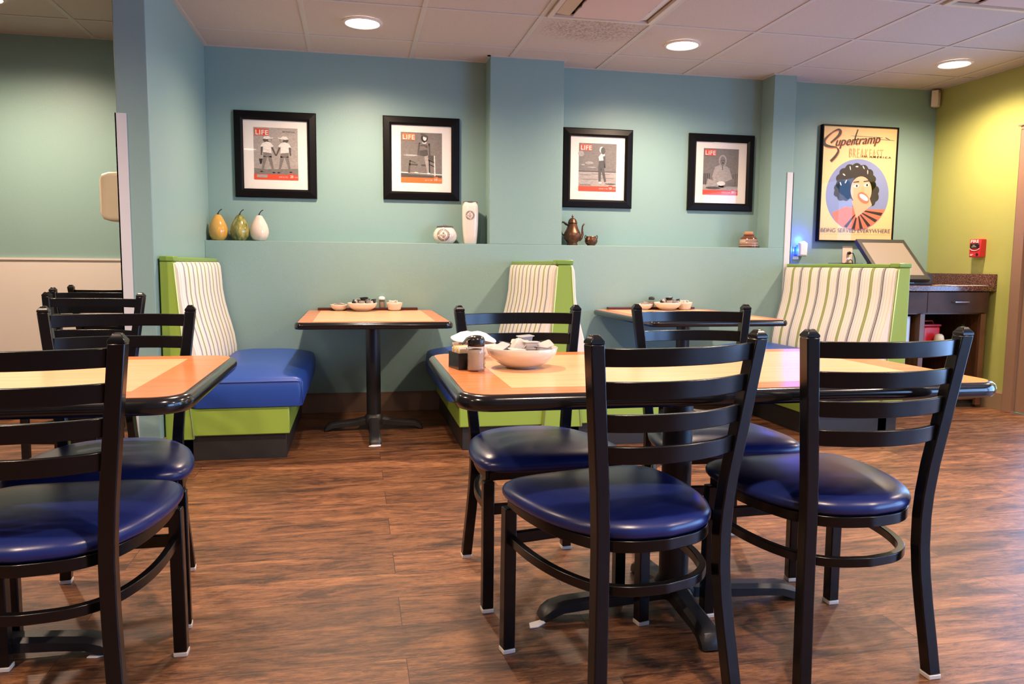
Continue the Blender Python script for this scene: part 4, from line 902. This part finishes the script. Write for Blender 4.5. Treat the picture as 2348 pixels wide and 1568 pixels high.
# ------------------------------------------------------------------ till corner: cabinet, counter, till
t = thing('open_cabinet', 'dark walnut cabinet with drawers and open shelves, right of the last booth', 'cabinet', (4.10, 5.05, 0))
def loc(o): o.location = (-4.10, -5.05, 0); return o
CY = 5.012; CL, CR = 3.450, 4.690
m = MB().box(CL, CL+.02, CY+.002, YB-.015, .02, .886).box(4.120, 4.160, CY+.002, CY+.05, .02, .72).box(4.130, 4.148, CY+.05, YB-.015, .02, .72).box(CR-.045, CR, CY+.002, CY+.03, .02, .72).box(CR-.02, CR, CY+.03, YB-.015, .02, .886)
m.box(CL, CR, YB-.03, YB-.015, .02, .886).box(CL, CR, CY+.02, YB-.015, .06, .08).box(CL, CR, CY+.02, YB-.015, .715, .730)
loc(m.build('carcass', cabside, t, bevel=.001))
loc(MB().box(CL+.02, CR-.02, CY+.10, YB-.03, .445, .462).build('shelf', cabm, t))
loc(MB().box(CL, CR, CY+.05, CY+.07, 0, .06).build('kick_board', blackr, t))
dr = None
for (xa, xb_, hx) in ((CL, 4.158, 3.80), (4.162, CR, 4.438)):
    dr = loc(MB().box(xa, xb_, CY-.014, CY+.004, .728, .882).build('drawer_front', cabm, t, bevel=.001))
    MB().tube([(hx-.062, CY-.014, .809), (hx-.060, CY-.036, .809), (hx+.060, CY-.036, .809), (hx+.062, CY-.014, .809)], .005, 8).build('handle', chrome, dr, smooth='auto')
o = MB().box(3.440, XR-.002, 4.990, YB-.002, .889, .929).build('granite_counter', granitem, None, bevel=.003)
tag(o, 'brown speckled granite counter top over the walnut cabinet', 'counter')
o = MB().box(4.722, XR-.002, 4.990, YB-.002, .9292, 1.018).build('granite_upstand', granitem, None, bevel=.002)
tag(o, 'low brown granite upstand along the lime wall at the counter end', 'upstand')
SH = .463
def rollc(x, y, r, hh, label):
    t = thing('paper_towel_roll', label, 'roll', (x, y, SH))
    MB().lathe([(r*.3, 0), (r, 0), (r, hh), (r*.3, hh), (r*.3, 0)], n=32, cap0=False, cap1=False).build('roll_body', mat('pale_blue_paper', (.55, .60, .74), .6), t, smooth='auto')
    MB().lathe([(r*.28, .002), (r*.3, .002), (r*.3, hh+.002), (r*.28, hh+.002)], n=20, cap0=False, cap1=False).build('core', creamp, t, smooth='auto')
rollc(4.040, 5.11, .058, .235, 'pale bluish roll standing in the left shelf compartment of the walnut cabinet')
t = thing('red_container', 'red lidded container on the shelf, middle of the right compartment', 'container', (4.34, 5.20, SH))
MB().box(-.075, .075, -.05, .05, 0, .150).build('tub', redp, t, bevel=.012)
MB().box(-.080, .080, -.055, .055, .150, .168).build('lid', redp, t, bevel=.005)
MB().tube([(-.05, 0, .168), (-.04, 0, .190), (.04, 0, .190), (.05, 0, .168)], .006, 8).build('handle', redp, t, smooth=True)
t = thing('red_and_clear_bottle', 'small bottle with red and clear sides left of the red container', 'bottle', (4.215, 5.14, SH))
MB().lathe([(0, 0), (.036, 0), (.040, .01), (.040, .10), (.026, .135), (.014, .150), (0, .150)], n=24).build('bottle_body', clearp, t, smooth=True)
MB().lathe([(.0, .004), (.036, .004), (.036, .085), (0, .086)], n=24).build('contents', redp, t, smooth=True)
MB().lathe([(.0145, .148), (.016, .150), (.016, .170), (0, .172)], n=20).build('cap', whitep, t, smooth='auto')
t = thing('red_labelled_bottle', 'red and white labelled bottle at the right end of the shelf', 'bottle', (4.585, 5.12, SH))
MB().lathe([(0, 0), (.033, 0), (.036, .005), (.036, .120), (.030, .130), (.017, .140), (.017, .150), (0, .150)], n=28).build('bottle_body', redp, t, smooth='auto')
MB().lathe([(.018, .148), (.019, .150), (.019, .166), (0, .167)], n=20).build('cap', blackp, t, smooth='auto')
m = MB(); ring = []
m.loft([[(.0368*math.cos(a), .0368*math.sin(a), z) for a in [PI*.95+PI*.55*i/12 for i in range(13)]] for z in (.02, .115)], False, False, False).build('label', papery, t, smooth=True)
t = thing('small_white_tub', 'small rounded white tub before the red container', 'tub', (4.365, 5.10, SH))
MB().lathe([(0, 0), (.028, 0), (.034, .008), (.036, .060), (.030, .085), (.018, .096), (0, .099)], n=28).build('tub_body', creamp, t, smooth=True)
# touch till
t = thing('touchscreen_till', 'black touchscreen till leaning back on the granite counter', 'till', (4.09, 5.30, .929))
def L(p): return (p[0]-4.09, p[1]-5.30, p[2]-.929)
top, bot = Vector((0, 5.470, 1.283)), Vector((0, 5.145, .975)); nrm = Vector((0, -(top.z-bot.z), (top.y-bot.y))).normalized()
ax0, ax1 = 3.872, 4.300
def S(u, v, d=0):
    p = top.lerp(bot, v)+nrm*d; return L((ax0+(ax1-ax0)*u, p.y, p.z))
MB().loft([[S(0, 0, -.035), S(1, 0, -.035), S(1, 1, -.035), S(0, 1, -.035)], [S(0, 0, 0), S(1, 0, 0), S(1, 1, 0), S(0, 1, 0)], [S(.075, .085, .001), S(.925, .085, .001), S(.925, .90, .001), S(.075, .90, .001)], [S(.08, .09, -.003), S(.92, .09, -.003), S(.92, .895, -.003), S(.08, .895, -.003)]]).build('screen_frame', blackr, t, bevel=.002)
MB().loft([[S(.078, .088, -.002), S(.922, .088, -.002), S(.922, .897, -.002), S(.078, .897, -.002)], [S(.078, .088, -.001), S(.922, .088, -.001), S(.922, .897, -.001), S(.078, .897, -.001)]]).build('screen', screenm, t)
MB().prism([(5.28-5.30, .0002), (5.50-5.30, .0002), (5.48-5.30, .06), (5.45-5.30, .22), (5.41-5.30, .22), (5.32-5.30, .05)], 'x', -.12, .02).build('stand', blackr, t, bevel=.004)
q = MB().prism([(5.19-5.30, .0002), (5.42-5.30, .0002), (5.42-5.30, .105), (5.24-5.30, .100), (5.19-5.30, .088)], 'x', .035, .262).build('printer_base', blackr, t, bevel=.005)
MB().box(.030, .100, -.114, -.108, .01, .070).build('front_panel', blackp, q, bevel=.002)
MB().box(.150, .195, -.1125, -.109, .064, .076).build('badge', whitep, q); MB().box(.220, .235, -.1125, -.109, .040, .052).build('button', blackp, q)
for i, (x, y, rz, sx, sy) in enumerate(((4.47, 5.10, .15, .15, .06), (4.55, 5.07, -.1, .14, .05), (4.38, 5.08, .3, .08, .04))):
    o = MB().box(-sx, sx, -sy, sy, 0, .0012).build('paper_slip', papery, None); o.location = (x, y, .9295+i*.0016); o.rotation_euler = (0, 0, rz)
    tag(o, ('large white paper sheet on the granite counter before the printer', 'white paper sheet nearest the lime wall on the granite counter', 'small paper slip at the left of the papers on the granite counter')[i], 'paper')
t = thing('clear_food_container', 'clear plastic box with pale contents on the counter behind the right booth', 'container', (3.74, 5.40, .9292))
MB().loft([[(-.08, -.06, 0), (.08, -.06, 0), (.08, .06, 0), (-.08, .06, 0)], [(-.095, -.07, .155), (.095, -.07, .155), (.095, .07, .155), (-.095, .07, .155)]]).build('box_body', clearp, t, bevel=.008)
MB().box(-.10, .10, -.075, .075, .155, .166).build('lid', clearp, t, bevel=.003)
m = MB(); 
for i, (x, y) in enumerate(((-.04, -.02), (.03, -.02), (-.01, .02))): m.lathe([(0, 0), (.028, .004), (.032, .06), (.03, .12), (.015, .14), (0, .142)], (x, y, .003), 16)
m.build('contents', creamp, t, smooth=True)
